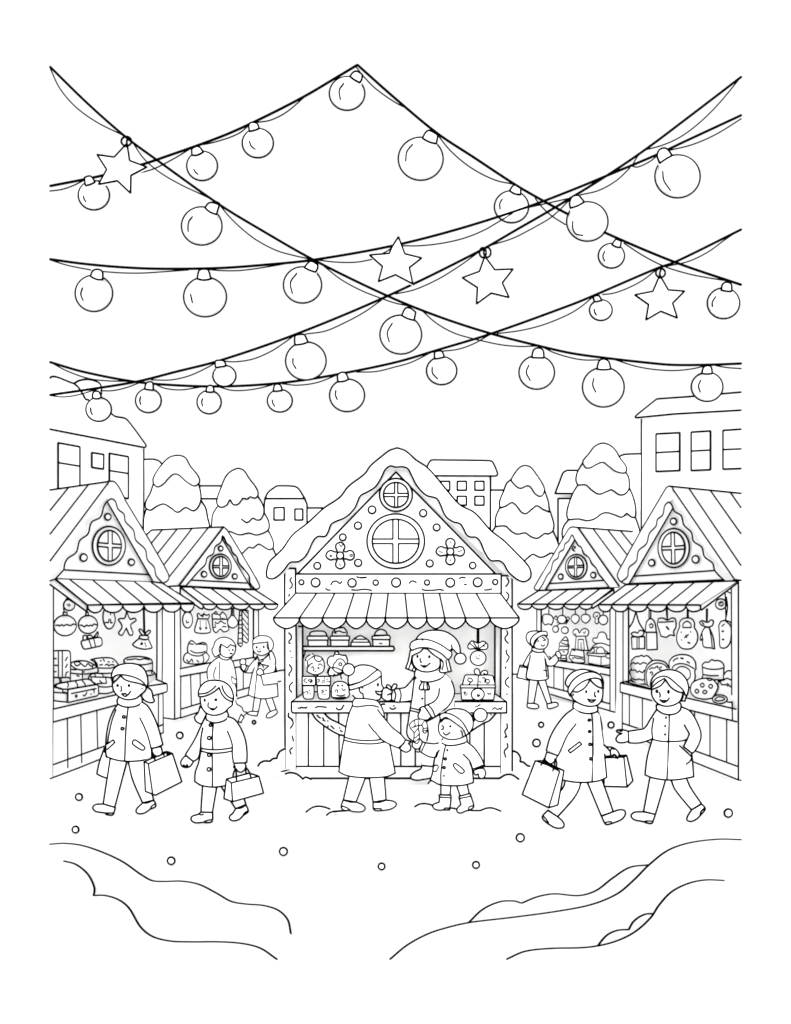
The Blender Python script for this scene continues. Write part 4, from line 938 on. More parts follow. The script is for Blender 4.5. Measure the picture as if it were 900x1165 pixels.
for i in range(6):
    x0, x1 = sc[i], sc[i+1]; w_ = x1 - x0; y = 213; d_ = 46
    rt = f"{x0+w_*.97},{y+d_*.7} {x1},{y}!" if i == 5 else f"{x0+w_*.8},{y+d_*.85} {x0+w_*.97},{y+d_*.4} {x1},{y}!"
    part('awning_scallop', th, f"{x0},{y}! {x0+w_*.04},{y+d_*.4} {x0+w_*.2},{y+d_*.8} {x0+w_*.5},{y+d_} " + rt, z=.52, T=.03, b=0)
part('back_wall', th, q(Z5, "100,200/ 858,60/") + q(S5, "862,540/ 50,230/"), z=-1.2, T=.1, b=0, edge=False)
part('corner_post', th, q(Z5, "800,95/ 845,65!") + q(S5, "845,548/ 800,530/"), z=.03, T=.1, b=0, edge=False, ink=[q(Z5, "800,100! 803,790!"), q(Z5, "845,68!") + q(S5, "845,548! 862,550!")])
part('corner_post', th, "L108,225/ 142,225 142,706/ 108,706", z=.02, T=.1, b=0)
part('counter', th, q(BB, "35,280! 75,275! 240,322/ 490,385! 830,462/ 830,547! 500,463/ 250,402! 35,345!"), z=.1, T=.3, b=0, edge=False,
     ink=[q(BB, "240,326! 35,281! 35,345! 250,402!"), q(BB, "35,280! 100,268!"), q(BB, "75,276! 240,320!"), q(BB, "490,385! 825,461!"), q(BB, "500,466! 830,547!"), q(BB, "798,410! 802,540!"), q(BB, "765,412! 795,415!")])
part('front_boards', th, q(BB, "50,340/ 250,400/ 500,460/ 840,545/") + q(S5, "845,548/ 552,430/ 225,300/ 103,235/"), z=.04, T=.1, b=0, edge=False,
     ink=[q(BB, s) for s in ("50,350! 50,608!", "98,365! 98,575!", "187,390! 187,598!", "543,478! 543,560!", "648,505! 648,780!", "762,535! 762,820!", "50,557! 180,600!", "530,740! 840,853!")] + [q(S5, "552,430! 845,548!")])

pen(1.8)
RH = 'goods hanging in the front right stall'
place(WR, 800, 700)
th = thing('hanging_gift', 'small wrapped gift hanging on a looped string at the left of the front right stall', 'gift', RH)
part('box', th, "L160,420 245,418 245,495 165,498", z=-.15, T=.1, b=0, ink=["197,420! 197,497!", "210,420! 210,497!"])
strokes('string', th, ["187,262! 170,320 148,358", "190,262! 210,330 248,388"], z=-.12)
part('bow', th, "202,420! 175,415 158,400 180,388 202,395 210,380 232,380 240,400 225,415!", z=-.12, T=.05, b=0)
th = thing('hanging_bottle', 'bottle with a pointed cap, second item hanging in the front right stall', 'bottle', RH)
part('bottle_body', th, "L258,390 322,390 325,500 260,503", z=-.15, T=.1, b=0)
part('bottle_cap', th, "250,390! 258,325 283,302 308,325 320,390!", z=-.13, T=.1, b=0, ink=["275,345 290,335 300,350 288,362 278,355"])
part('string', th, "L274,250 284,250 284,302 274,302", z=-.15, T=.02, b=0)
hang('hanging_cookie', 'apple shaped cookie with scalloped lower edge', 'cookie', "330,320! 335,302 365,300 390,312 420,298 440,305 445,355 430,385 435,412! 405,408 385,422 350,415! 340,380 328,345", ink=[("385,355 400,372", 3), "335,325 370,325 430,320", "382,235! 388,305!", "390,235! 390,305!"], group=RH)
hang('hanging_flask', 'round flask with a big loop handle and dark dots', 'flask', "470,355! 470,325 490,303 517,298 545,303 563,328 562,358! 583,400 580,450 550,490 517,498 480,490 455,455 452,405", ink=["490,360! 492,335 515,320 540,335 543,360!", "490,360! 543,360!", ("500,425 525,405", 2.2), ("508,408 515,425", 1.8), ("522,455 535,460", 2.5), "478,388 480,392", "538,385 540,390", "480,437 482,440", "517,240! 517,298!", "524,240! 524,298!"], group=RH)
th = thing('hanging_ornament', 'bell shaped ornament with a two looped bow, right of the flask', 'ornament', RH)
part('ornament_body', th, "632,358! 615,385 600,435 605,442! 615,430! 622,480 640,488 665,490 692,497! 685,430 665,375 655,358!", z=-.15, T=.1, b=.01, ink=["660,365 672,430 678,492", "612,400 618,440"])
part('bow', th, "640,355! 610,345 597,325 615,315 635,325! 655,325! 670,310 685,320 675,350 645,357!", z=-.12, T=.05, b=0, ink=["612,325 625,340", "640,240! 640,320!", "647,240! 645,320!"])
hang('hanging_mitten', 'long speckled mitten at the far right under the swirl disc', 'ornament', "720,345! 735,320 765,316 797,330 800,400 790,460 762,490 730,485 725,420", ink=[("738,352 755,338", 1.8), ("740,385 750,382", 2.5), ("742,436 752,436", 2.5), "765,320 795,350 800,400", "768,165! 775,230 762,315", "760,140! 765,315!"], group=RH)
hang('swirl_disc', 'small disc with a spiral, hanging highest at the right end of the awning', 'ornament', circ(733, 210, 34, 34), ink=["733,205 725,198 742,195 748,210 738,222 722,215 720,200", "762,125 800,142"], group=RH)
RC = 'baked goods on the front right counter'
fr(*BB); place(WR, 780, 790)
solo('layer_cake', 'tall layer cake with scalloped icing at the left of the front right counter', 'cake', "108,150! 112,128 140,103 165,100 180,93 195,102 215,95 235,108 258,135! 215,170/ 205,290! 150,290 105,262 112,250! 103,215 106,190 112,185! 106,165", group=RC, z=-.25, T=.3, b=0, ink=["110,155 125,142 140,152 155,143 170,155 190,143 215,150", "106,195 140,195 150,210 165,200 185,212 200,195", "112,250 140,260 165,255 185,262 205,255", "110,262 150,290"])
solo('round_cookie', 'big round cookie with speckles half hidden by the waving woman', 'cookie', "205,290! 202,220 220,160 255,130 300,128 345,145 372,192! 340,330/ 250,340! 225,300", group=RC, z=-.22, T=.15, b=0, ink=["220,290 212,230 225,180 265,150 310,148 345,165 360,192", "235,190 250,178 262,182", "268,180 285,170", "290,165 292,180", "300,180 318,172", "238,215 250,205 258,218 248,228", "300,190 320,195"])
solo('glazed_donut', 'large glazed ring bread behind the head of the waving woman', 'donut', "372,192! 370,140 395,105 450,88 510,98 545,135 552,185! 543,200! 545,250 520,310! 450,330/ 380,230/", group=RC, z=-.27, T=.15, b=0, ink=["388,192 400,165 440,150 490,158 540,185", "410,195 440,172 480,175 510,200 512,240 492,262", "395,135 410,120 430,113", ("448,112 465,116", 2.6), ("490,135 508,146", 2.2), "525,290 545,262"])
solo('sugar_jar', 'jar heaped with sugar at the right of the front right counter', 'jar', "597,180! 595,160 615,140 640,140 660,122 675,130 700,128 730,142 743,165 742,180! 740,260! 590,260! 600,230!", group=RC, z=-.3, T=.3, b=0, ink=["597,175 640,187 700,188 742,178", "605,225 650,232 705,232"])
solo('chip_cookie', 'round cookie with four chips in front of the sugar jar', 'cookie', "515,330 525,285 560,262 605,250 660,255 695,290 700,320 665,385! 620,393 560,385 525,360", group=RC, z=-.15, T=.12, b=.01, ink=["@" + f"{x-14},{y} {x},{y-14} {x+14},{y} {x},{y+14}" for x, y in ((595, 297), (652, 305), (558, 338))] + ["@597,345 610,332 628,342 612,356", "628,255 640,265 660,262"])
solo('flour_sack', 'tied sack leaning against the right post', 'sack', "700,290! 720,268 745,262! 740,235 765,200 795,200/ 795,415/ 765,410! 740,370 665,365! 680,325", group=RC, z=-.2, T=.2, b=.02, ink=["745,262 760,250 790,262", "720,270 725,292 760,295 770,305", "765,285 790,310", "700,270 720,268"])
solo('small_roll', 'small oval roll at the foot of the tied sack', 'bread', circ(715, 393, 50, 30), group=RC, z=-.08, T=.15, b=.01, ink=["685,390 700,378 735,380 748,392 720,403 685,402 680,392"])

pen(2.05)
# ---- back right stall
WRB = wallplane(627, 24.5, 692.7, 20.6)
fr(*V6); place(WRB, 660, 800)
th = thing('market_stall', 'small back right market stall with hearts hanging under its awning', 'market stall', STALL_GROUP)
part('roof', th, "455,125! 900,158/ 900,560/ 800,565/ 640,370/", z=.1, T=.1, b=0, ink=["497,128! 800,560!", "610,137! 815,415!", "718,146! 860,330!", "810,153! 900,265!"])
part('gable_wall', th, "L457,180/ 800,565/ 215,590/", z=.05, T=.1, b=0, edge=False, ink=["290,540! 692,516!", "215,590! 800,565!"])
part('snow_trim', th, "497,128! 455,125! 435,135 415,165! 190,550! 180,575 195,590 215,585! 260,585! 475,220! 457,185! 520,270/ 620,400/ 728,565/ 800,565/", z=.16, T=.1, b=0, edge=False,
     ink=["497,128! 455,125 435,135 415,165! 190,550 180,575 195,588 215,585 250,530 275,480 300,450 320,380 355,350 365,310 395,290 405,250 430,230 457,185 475,215 500,260 525,275 540,320 580,350 600,395 635,430 650,470 690,515 728,565", "475,220! 260,585!", "497,128! 800,560!"])
w = part('round_window', th, circ(487, 417, 78, 90, 30), z=.1, T=.1, b=0)
part('pane', w, circ(484, 418, 58, 73, 28), z=.14, T=.05, b=0, ink=["475,347! 475,410! 428,413!", "492,347! 492,408! 541,405!", "428,426! 475,424! 475,489!", "492,489! 492,423! 541,420!"])
for c in ((373, 489, 17, 19), (611, 478, 18, 20)): part('round_knob', th, circ(*c, n=14), z=.1, T=.05, b=.01)
part('gable_curl', th, circ(470, 285, 13, 20, 14), z=.1, T=.02, b=0, edge=False, ink=[("465,290 480,275 465,268 458,290 475,302", 1.9)])
part('awning', th, "L215,590 760,574 605,692 58,690", z=.5, T=.05, b=0, ink=["310,590! 163,690!", "425,586! 275,690!", "548,582! 397,690!", "660,578! 510,690!"])
part('awning_side', th, "L605,692 762,584 762,610 640,700 605,722", z=.48, T=.05, b=0)
sc = [58, 163, 277, 397, 510, 605]
for i in range(5):
    x0, x1 = sc[i], sc[i+1]; w_ = x1 - x0; y = 690; d_ = 39
    part('awning_scallop', th, f"{x0},{y}! {x0+w_*.04},{y+d_*.4} {x0+w_*.2},{y+d_*.8} {x0+w_*.5},{y+d_} {x0+w_*.8},{y+d_*.85} {x0+w_*.97},{y+d_*.4} {x1},{y}!", z=.47, T=.03, b=0)
part('corner_post', th, "L200,700/ 230,700 230,1000/ 200,1000", z=.02, T=.1, b=0)
part('post', th, [(694.3, 688, True, False), (700.7, 688, True, True), (709, 700, True, False), (709, 810, True, False), (700.7, 810.4, True, False), (694.3, 809, True, False)], z=.35, T=.2, b=0, edge=False,
     ink=[[(694.3, 690, True, False), (694.3, 809, True, False), (700.7, 810.6, True, False), (708, 810, True, False)], [(700.7, 692, True, False), (700.7, 810, True, False)]])
fr(*Y7)
part('back_wall', th, "L200,60/ 800,60/ 800,900/ 290,760/ 215,560/", z=-1.2, T=.1, b=0, edge=False)
part('counter', th, "L385,495 790,557/ 790,614 350,540/ 290,540/", z=.1, T=.4, b=0, edge=False, ink=["385,497! 600,525! 790,556!", "345,540! 520,570!", "715,598! 790,614!"])
part('front_boards', th, "L290,545/ 350,540/ 790,612/ 790,895/ 325,760/ 290,740/", z=.04, T=.1, b=0, edge=False, ink=["350,545! 350,710!", "425,558! 425,728!", "735,640! 732,820!", "300,700! 465,742!", "325,762! 500,815!", "720,818! 790,835!", "690,862! 790,892!", "20,602! 55,603!"])
pen(1.55)
BH = 'small goods in the back right stall'
fr(*AA); place(WRB, 650, 710)
hang('hanging_cookie', 'round cookie hanging first from the left in the back right stall', 'cookie', "-15,195 45,190 85,215 95,255 75,312! 45,298 15,305 0,310! -25,270", ink=["45,120! 45,192!"], group=BH)
hang('hanging_heart', 'small heart with wing shapes on both sides in the back right stall', 'heart', "150,230 170,205 215,205 240,235 235,270 205,295 165,285 148,260", ink=["203,120! 203,205!", "105,235 125,205 145,240", "235,225 270,220 278,240 240,300", "240,240 255,250 240,280", "140,320 155,300 230,292", "120,245 150,260 140,285"], group=BH)
hang('hanging_heart', 'plain heart, left one of the two equal ones in the back right stall', 'heart', "300,235 315,200 350,190 385,210 390,245 375,275 345,298! 310,270", ink=["345,140! 348,192!", "345,140 380,90"], group=BH)
hang('hanging_heart', 'plain heart, right one of the two equal ones in the back right stall', 'heart', "415,240 425,200 465,188 505,205 515,240 490,275 465,292! 430,270", ink=["465,140! 465,190!"], group=BH)
hang('hanging_pretzel', 'twisted pretzel with two small loops in the back right stall', 'pretzel', "552,210 565,175 590,165 620,180 625,215 605,235! 610,280 590,298 572,280 578,238!", ink=["580,210 595,215 600,200"], group=BH)
hang('hanging_bauble', 'round bauble at the right end of the back right stall', 'bauble', circ(665, 253, 50, 54), ink=["660,140 665,200"], group=BH)
hang('hanging_bauble', 'tiny bauble below the winged heart', 'bauble', circ(122, 358, 32, 36), group=BH)
hang('hanging_bauble', 'tiny bauble, right of the one below the winged heart', 'bauble', circ(228, 370, 38, 38), group=BH)
place(WRB, 650, 750)
solo('soft_ice', 'soft ice swirl standing in a cup at the left of the back right counter', 'ice cream', "165,520! 230,445 245,450 265,490 262,520 275,545 265,590 262,630 240,655! 250,715! 180,712! 190,655! 165,620 160,580 168,555!", group=BH, z=.02, T=.1, b=.01, ink=["190,515 262,540", "168,550 270,555", "165,595 262,590", "190,655! 240,655!", "205,615 225,620", "185,690 245,692", "205,485 255,490"])
solo('lantern', 'tapered lantern with a curly top on the back right counter', 'lantern', "330,420! 320,390 340,360 370,358 395,400 420,365 455,350 495,375 495,415 480,435 460,440! 490,590! 485,600 345,590! 358,440! ", group=BH, z=-.1, T=.1, b=0, ink=["358,440! 460,436!", "378,590! 380,475! 440,475! 450,590!", ("435,395 450,405 465,380", 1.8), "345,410 355,420", "412,510 414,580"])
solo('cake_slice', 'thick cake slice with wavy filling before the lantern', 'cake', "310,582! 440,605! 450,690 455,735! 420,742 330,735 290,700 275,680!", group=BH, z=.02, T=.12, b=0, ink=["285,655 350,662 440,680", "310,695 340,680 370,692 400,688 440,705", "312,585 335,605 350,590"])
solo('cookie_stand', 'box with a flat lid and rounded pastries at the right of the back right counter', 'pastry stand', "480,630! 540,572 600,560/ 590,525! 550,500 550,465 600,455! 615,405 655,390 695,415 710,470 740,475/ 740,790! 640,785 495,745! 500,655! 480,650!", group=BH, z=-.05, T=.2, b=0,
     ink=["585,522 650,518 740,548", "530,575 560,540 600,522", "590,630 590,590 630,560 670,580 685,625", "480,630! 640,635 740,630", "495,655! 640,670 690,665", "640,670! 640,785!", "500,745 640,772 740,765", "485,590 520,610 545,575 570,605 540,625", "670,590 700,610 740,640", "690,665 700,645 740,640", "690,665 710,685 740,690"])

# ================================================================ people on the right
pen(1.8)
fr(*Y7)
pb = person('person in a wool cap and short coat at the back right stall', "L195,410/ 260,410/ 280,700/ 160,700/", "190,345! 190,375 205,398 240,405 275,400 298,370 302,330! 270,295 220,300", foot(808), (617, 806),
   limbs=['275,440 330,515 380,450'], legs=['195,600 165,840','250,600 320,840'], eyes=[(228, 343, 5, 7), (268, 338, 7, 5)], face=[("245,370 262,382 275,370", 1.9), "258,312 285,335"], extra=[("362,440 370,425 388,425 402,450 398,475 380,470", {'z': .2})])
part('cap', pb, "180,388! 140,350 128,310 145,275 190,262 240,265! 220,320", z=.14, T=.15, b=.02)
part('cap_brim', pb, "170,375! 163,340 180,305 215,278 250,266 290,270 295,300! 265,292! 225,312 192,350 190,392!", z=.2, T=.15, b=.01)
part('scarf', pb, "175,392! 175,412 215,430 265,425 270,405!", z=.075, T=.13, b=0)
part('coat', pb, "178,412! 160,450/ 145,540 130,625 150,642 220,652 290,645 305,632! 300,560 285,480 270,425!", z=.03, T=.2, b=.02, ink=["160,460! 145,540", "275,440! 285,560 292,625", "265,572! 292,575!"])
part('sleeve', pb, "180,410! 145,455 120,500 105,530! 135,545! 150,510 162,455/", z=.06, T=.1, b=.01)
part('sleeve', pb, "270,425! 312,490! 365,442! 385,490! 355,528 320,540 290,530! 280,480/", z=.09, T=.1, b=.01, ink=["310,460! 320,470! 318,490!"])
part('trouser_leg', pb, "L155,645 140,835 190,830 222,652/", z=0, T=.1, b=0)
part('trouser_leg', pb, "L222,655 295,838 330,826 280,648/", z=.01, T=.1, b=0)
part('shoe', pb, "140,833! 136,855 150,868 215,873 230,858 215,840 185,832!", z=.04, T=.12, b=0)
part('shoe', pb, "292,838! 303,872 350,865 380,850 378,830 350,825!", z=.04, T=.12, b=0)
solo('shopping_bag', 'small handbag behind the person in the wool cap', 'bag', "80,530! 138,540! 132,620! 150,652! 55,628!", z=.0, T=.1, b=0, ink=["85,545! 130,550!"], group='shopping bags')

pen(2.2)
fr(*L8); Mf = (580, 830, 6.43)
pA = person('smiling person in a beanie and buttoned coat carrying a bag in each hand', q(L8, "400,450/ 550,450/") + q(Mf, "620,500/ 420,500/"), "322,325! 345,372 400,410 450,430 510,438 570,425 605,388 620,330 620,260! 540,170 440,190 350,260", foot(945), (665, 941),
   limbs=[q(L8,'380,520 230,680 150,860')+q(Mf,'300,200'), q(L8,'560,520 600,800')+q(Mf,'690,150 760,170')], legs=[q(Mf,'460,350 430,480 320,610'), q(Mf,'620,350 720,620')], eyes=[(467, 303, 9, 14), (580, 300, 9, 14), (346, 332, 6, 12)], face=[("548,305 543,335 557,345 548,352", 1.9), ("480,370! 500,395 520,402 540,390 555,375!", 2), "480,372 520,380 555,376"],
   extra=[(q(Mf, "272,165! 262,195 258,220 275,238 300,250 330,230 350,190!"), {'z': .28, 'ink': []}), (q(Mf, "688,110! 705,125 745,130 775,145 800,180 790,205 765,205 740,190 735,160"), {'z': .17, 'ink': [q(Mf, "735,160 745,140 765,145"), (q(Mf, "765,180 780,200"), 2), (q(Mf, "750,190 775,185"), 2)]})])
part('hair', pA, "345,298! 380,305 440,275 480,230 500,188! 540,230 580,258 620,272! 622,200 560,160 480,170 380,220 330,300", z=.16, T=.15, b=.01)
part('beanie', pA, "300,265! 275,232 285,180 340,122 420,95 500,105 570,130 600,155! 480,150 350,230", z=.17, T=.2, b=.02)
part('beanie_brim', pA, "318,345! 298,300 303,260 345,195 410,145 480,122 550,125 600,155 622,200 625,275! 600,190 540,175 490,185 430,210 370,255 325,315 325,335", z=.21, T=.2, b=.015)
part('scarf', pA, "355,392! 343,430 350,458 400,488 470,505 530,500 572,480 568,428!", z=.075, T=.13, b=0)
part('coat', pA, q(L8, "350,460/ 230,680/ 250,860/") + q(Mf, "345,190/ 345,280/ 392,370! 470,384 560,386 650,375 710,350! 700,250 685,100 672,0") + q(L8, "615,650 595,540 570,483!"), z=.04, T=.2, b=.02,
  ink=[q(L8, "518,510 528,640 530,900") + q(Mf, "608,50! 603,380!"), "@298,850! 405,768! 425,792! 318,873!"])
for c in ((495, 567, 10, 10), (498, 673, 10, 10), (502, 793, 11, 11), (510, 927, 11, 11)): part('button', pA, circ(*c, n=12), z=.09, T=.03, b=0)
part('sleeve', pA, q(L8, "345,462! 270,520 190,620 130,730 95,850! 205,897! 240,820 290,710 372,600/ 400,500/"), z=.12, T=.1, b=.02)
fr(*Mf)
part('trouser_leg', pA, "405,375! 398,410 378,445/ 285,575/ 280,590! 350,638! 470,500 505,440 520,388/", z=.0, T=.12, b=0)
part('trouser_leg', pA, "L568,385 670,632 757,602 676,370/", z=0, T=.12, b=0)
part('shoe', pA, "278,592! 240,635 245,658 290,695 340,720 385,718 398,700 385,670 350,638!", z=.04, T=.14, b=0, ink=["245,632 262,650 285,682"])
part('shoe', pA, "672,634! 690,675 705,695 760,682 820,655 845,620 838,592 800,588 757,602!", z=.04, T=.14, b=0, ink=["695,682 720,675 745,675"])
place(foot(945), 620, 900)
th = thing('shopping_bag', 'large paper bag held in the right hand of the person in the beanie', 'bag', 'shopping bags')
part('bag_body', th, "L188,228 397,300 352,552 285,572 92,475", z=.24, T=.1, b=0, ink=["365,306! 285,572!", "205,228! 240,228! 397,300!", "240,240! 365,306!"])
strokes('handle', th, ["256,208! 240,240 228,262", "258,225 255,245 300,262", ("330,215! 328,260 315,305", 2), "335,218 345,245 342,272"], z=.3)
th = thing('shopping_bag', 'upright paper bag held in the left hand of the person in the beanie', 'bag', 'shopping bags')
part('bag_body', th, "L690,197 855,188 900,375 858,420 690,415", z=.02, T=.1, b=0, ink=["835,200! 858,420!", "690,207! 835,202! 855,190!"])
strokes('handle', th, ["760,180 780,195 790,215", "800,180 808,192"], z=.22)

fr(*BB)
pW = person('woman with parted hair and one hand in her coat pocket, reaching out her arm', q(BB, "320,480/ 420,480/") + q(S5, "450,560/ 330,560/"), "248,320! 252,370 285,418 340,440 400,432 445,402 465,350! 420,260 340,240 270,270", foot(940), (757, 936),
   limbs=['300,520 230,620 120,650 60,640','470,490 550,630 510,720'], legs=[q(S5,'330,500 270,760'), q(S5,'460,500 490,580 575,715')], eyes=[(285, 340, 8, 12), (364, 343, 8, 13)], face=[("303,345 308,372 302,380", 1.8), ("305,395! 328,415 350,408 370,385!", 2), "308,402 345,402"],
   extra=[("88,612! 50,602 12,605 10,615 25,622 48,628! 20,640 5,668 22,688 60,688 92,680!", {'z': .14, 'ink': ["20,605 45,612 50,606"]})])
part('hair', pW, "248,330! 242,285 260,240 300,208 360,192 430,205 480,250 500,310 492,360 478,390 478,405! 450,405! 463,378 462,347! 430,342 380,310 343,258! 310,300 255,325", z=.17, T=.2, b=.015,
     ink=["246,300 275,255 330,235 370,248 420,290 465,332 480,368", "250,312 290,278 338,250"])
part('scarf', pW, "280,432! 285,462 330,492 390,497 435,477 450,440 440,412!", z=.075, T=.13, b=0)
part('coat', pW, q(BB, "285,462/ 262,522/ 250,600/ 255,665!") + q(S5, "293,290! 262,400 247,515! 300,535 380,547 460,545 558,527! 553,460 548,400!") + q(BB, "520,750/ 560,600/ 500,480/ 450,445/"), z=.04, T=.2, b=.02,
  ink=[q(S5, "403,130! 398,300! 388,545!"), q(S5, "293,288 350,300 420,302 480,298 515,288"), q(S5, "467,327! 545,400!"), q(S5, "510,448 535,428 548,400"), q(S5, "260,302 285,312 290,300")],
  dots=[(347, 520, 9, 9), (342, 577, 9, 9), (341, 634, 9, 9)])
part('sleeve', pW, "285,460! 240,530 200,590 150,603 88,612! 92,690! 150,692 200,682 255,663! 250,600 262,522/ 280,490/", z=.1, T=.12, b=.015)
part('sleeve', pW, "450,445! 510,475 560,555 585,635 570,700 540,750 525,762! 467,716! 490,670 507,630! 472,568/ 460,480/", z=.1, T=.12, b=.015)
fr(*S5)
part('trouser_leg', pW, "L278,535 238,750 313,768 378,547/", z=0, T=.12, b=0)
part('trouser_leg', pW, "412,545/ 415,550! 440,610 545,740! 608,700! 540,600 515,545/", z=0, T=.12, b=0)
part('shoe', pW, "238,752! 180,755 158,775 175,800 240,815 255,822 290,826 300,805 313,768!", z=.04, T=.14, b=0, ink=["243,812 268,810 292,812"])
part('shoe', pW, "545,740! 520,780 515,802 535,813 570,802 600,775 632,735 625,718 608,702!", z=.04, T=.14, b=0, ink=["600,770 605,750 625,730"])
# ================================================================ people on the left
a5 = (100, 740, 7.5); b9 = (90, 840, 6.923); f7 = (195, 760, 7.5); g9 = (200, 850, 6.923)
fr(*a5)
p1 = person('woman in a beanie and short buttoned coat with a swinging ponytail, carrying two bags', q(a5, "290,440/ 420,440/") + q(b9, "430,300/ 290,300/"),
   "208,245! 215,325 245,378 300,412 350,420 415,406 455,372! 480,352 497,325 490,298 470,298! 400,190 270,190", foot(930), (145, 926),
   limbs=['430,500 520,620 590,830 600,860'], legs=[q(b9,'320,150 240,530'), q(b9,'430,150 470,350 540,500')], eyes=[(252, 300, 9, 12), (350, 300, 9, 13), (462, 325, 7, 5)], face=[("283,303 285,345 277,348", 1.8), ("288,370! 315,393 340,380 365,348!", 2), "290,370 320,368 330,378"],
   extra=[(q(b9, "575,80! 578,110 590,130 610,140 640,132 655,112 645,65!"), {'z': .16})])
part('hair', p1, "212,282! 245,250 282,212! 310,245 360,265 430,280 495,302! 500,240 400,150 280,140 208,220", z=.16, T=.15, b=.01)
part('beanie', p1, "212,280! 203,240 205,200 225,155 270,125 340,112 420,120 475,155 503,210 512,270 505,310 500,320! 480,280 440,248 370,220 290,206 240,212 212,235!", z=.2, T=.2, b=.02)
part('ponytail', p1, "505,310! 540,340 552,380 553,400 567,430 548,445 500,435 470,412 452,388! 470,360", z=.03, T=.1, b=.01)
part('scarf', p1, "262,400! 250,430 258,458 300,478 350,484 410,475 460,445 463,420 455,385!", z=.075, T=.13, b=0)
part('coat', p1, q(a5, "258,455! 215,520 178,620 157,740 152,830") + q(b9, "210,60 212,125 222,148! 290,170 370,181 470,177 550,162 572,148! 570,80/") + q(a5, "540,830/ 480,600/ 462,440/"), z=.04, T=.2, b=.02,
  ink=[q(a5, "343,485 330,600 320,750 315,900") + q(b9, "358,178!"), "240,505 205,600 175,740 168,800", "@378,790 398,762 482,822 485,840 465,852 400,815", "165,800! 215,762! 230,785! 165,845!"])
for c in ((305, 567, 11, 11), (293, 667, 11, 11)): part('button', p1, circ(*c, n=12), z=.09, T=.03, b=0)
part('sleeve', p1, "462,440! 510,475 560,560 600,660 640,805! 590,825 540,838! 515,740 480,650 443,575/ 440,480/", z=.12, T=.1, b=.015, ink=["540,838! 550,870 545,885"])
fr(*b9)
part('trouser_leg', p1, "L245,160 190,518 280,545 375,183/", z=0, T=.12, b=0)
part('trouser_leg', p1, "388,183/ 388,185! 420,320 500,508! 587,487! 575,440! 545,170/", z=0, T=.12, b=0)
part('shoe', p1, "192,518! 130,522 107,545 130,575 205,588 215,600 260,605 270,595 285,545!", z=.04, T=.14, b=0, ink=["208,588 240,588 268,588"])
part('shoe', p1, "500,510! 455,555 450,580 475,595 520,585 560,558 600,540 603,518 587,487! 540,508", z=.04, T=.14, b=0, ink=["560,555 570,535 600,515"])
th = thing('shopping_bag', 'large square bag in the left hand of the woman with the ponytail', 'bag', 'shopping bags')
part('bag_body', th, "L512,185 592,150 690,110 735,120 808,342 600,448 522,418", z=.13, T=.1, b=0, ink=["512,185! 545,200! 735,120!", "545,200! 580,445!", "690,125! 715,118!"])
strokes('handle', th, ["592,130! 597,178!", "572,150 578,110 592,155", "668,135 668,112 690,105 735,120"], z=.26)
th = thing('shopping_bag', 'narrow bag behind the coat of the woman with the ponytail', 'bag', 'shopping bags')
part('bag_body', th, "200,75! 215,150/ 248,170/ 222,315! 180,300 140,280! 160,190", z=-.16, T=.1, b=0, ink=["185,105! 210,105!", "205,80 215,60"])

fr(*f7)
p2 = person('smiling woman with parted hair and a long belted coat, carrying one wide bag', q(f7, "330,440/ 440,440/") + q(g9, "340,450/ 240,450/"),
   "245,245! 250,300 265,345 300,385 360,403 420,393 462,372! 485,345 518,318 520,290 500,275! 410,165 280,200", foot(938), (240, 934),
   limbs=['310,470 240,620 140,770 120,800', q(f7,'460,480 570,600 590,800')+q(g9,'505,150')], legs=[q(g9,'270,250 245,520'), q(g9,'380,250 510,480')], eyes=[(283, 276, 8, 13), (379, 272, 11, 12), (493, 300, 5, 4)], face=[("315,295 312,330 325,340", 1.8), ("330,345! 350,358 370,350 390,328!", 2), "332,345 365,348"],
   extra=[("122,748! 95,775 80,810 95,840 130,848 160,838 188,798!", {'z': .12, 'ink': ["100,838 105,825 118,840", "130,845 132,822 140,838"]}), (q(g9, "462,128! 460,150 485,185 510,198 535,185 552,160 545,125!"), {'z': .26, 'ink': [q(g9, "470,150 455,155 470,172")]})])
part('hair', p2, "232,240! 235,190 265,140 310,112 380,105 450,120 500,160 525,215 530,265 522,290! 470,265 430,220 408,165! 360,205 300,235 245,245", z=.17, T=.2, b=.02, ink=["240,222 300,212 345,185 380,152", "432,150 445,195 480,240 525,265"])
part('ponytail', p2, "245,325! 230,380 200,415 205,445 225,465 258,478! 300,390! 265,345", z=.0, T=.1, b=.01)
part('scarf', p2, "300,388! 292,420 305,445 355,467 420,460 470,435 485,405 475,365!", z=.075, T=.13, b=0)
part('coat', p2, q(f7, "290,425/ 265,480/ 260,600/ 252,680! 235,800 205,890") + q(g9, "150,270! 200,300 290,315 385,305! 440,250/ 445,30/") + q(f7, "520,680/ 480,440/"), z=.04, T=.2, b=.02,
  ink=[q(f7, "358,470! 350,560 352,690!"), q(f7, "250,683 300,693 370,697 440,693 520,680"), q(f7, "250,708 320,725 390,727 460,720 520,708"), q(f7, "348,727! 350,900!") + q(g9, "288,313!")])
for c in ((333, 487, 11, 11), (322, 597, 14, 14), (321, 742, 13, 13), (319, 865, 15, 15)): part('button', p2, circ(*c, n=12), z=.09, T=.03, b=0)
part('sleeve', p2, "295,410! 255,490 200,610 120,740! 183,800! 230,765 248,680! 252,600 268,510/ 290,460/", z=.1, T=.1, b=.015)
part('sleeve', p2, "485,415! 540,440 590,510 630,610 645,720 643,805! 530,808! 520,740 520,660 500,590 478,538/ 470,460/", z=.12, T=.1, b=.015)
fr(*g9)
part('trouser_leg', p2, "L212,308 198,512 288,515 322,315/", z=0, T=.12, b=0)
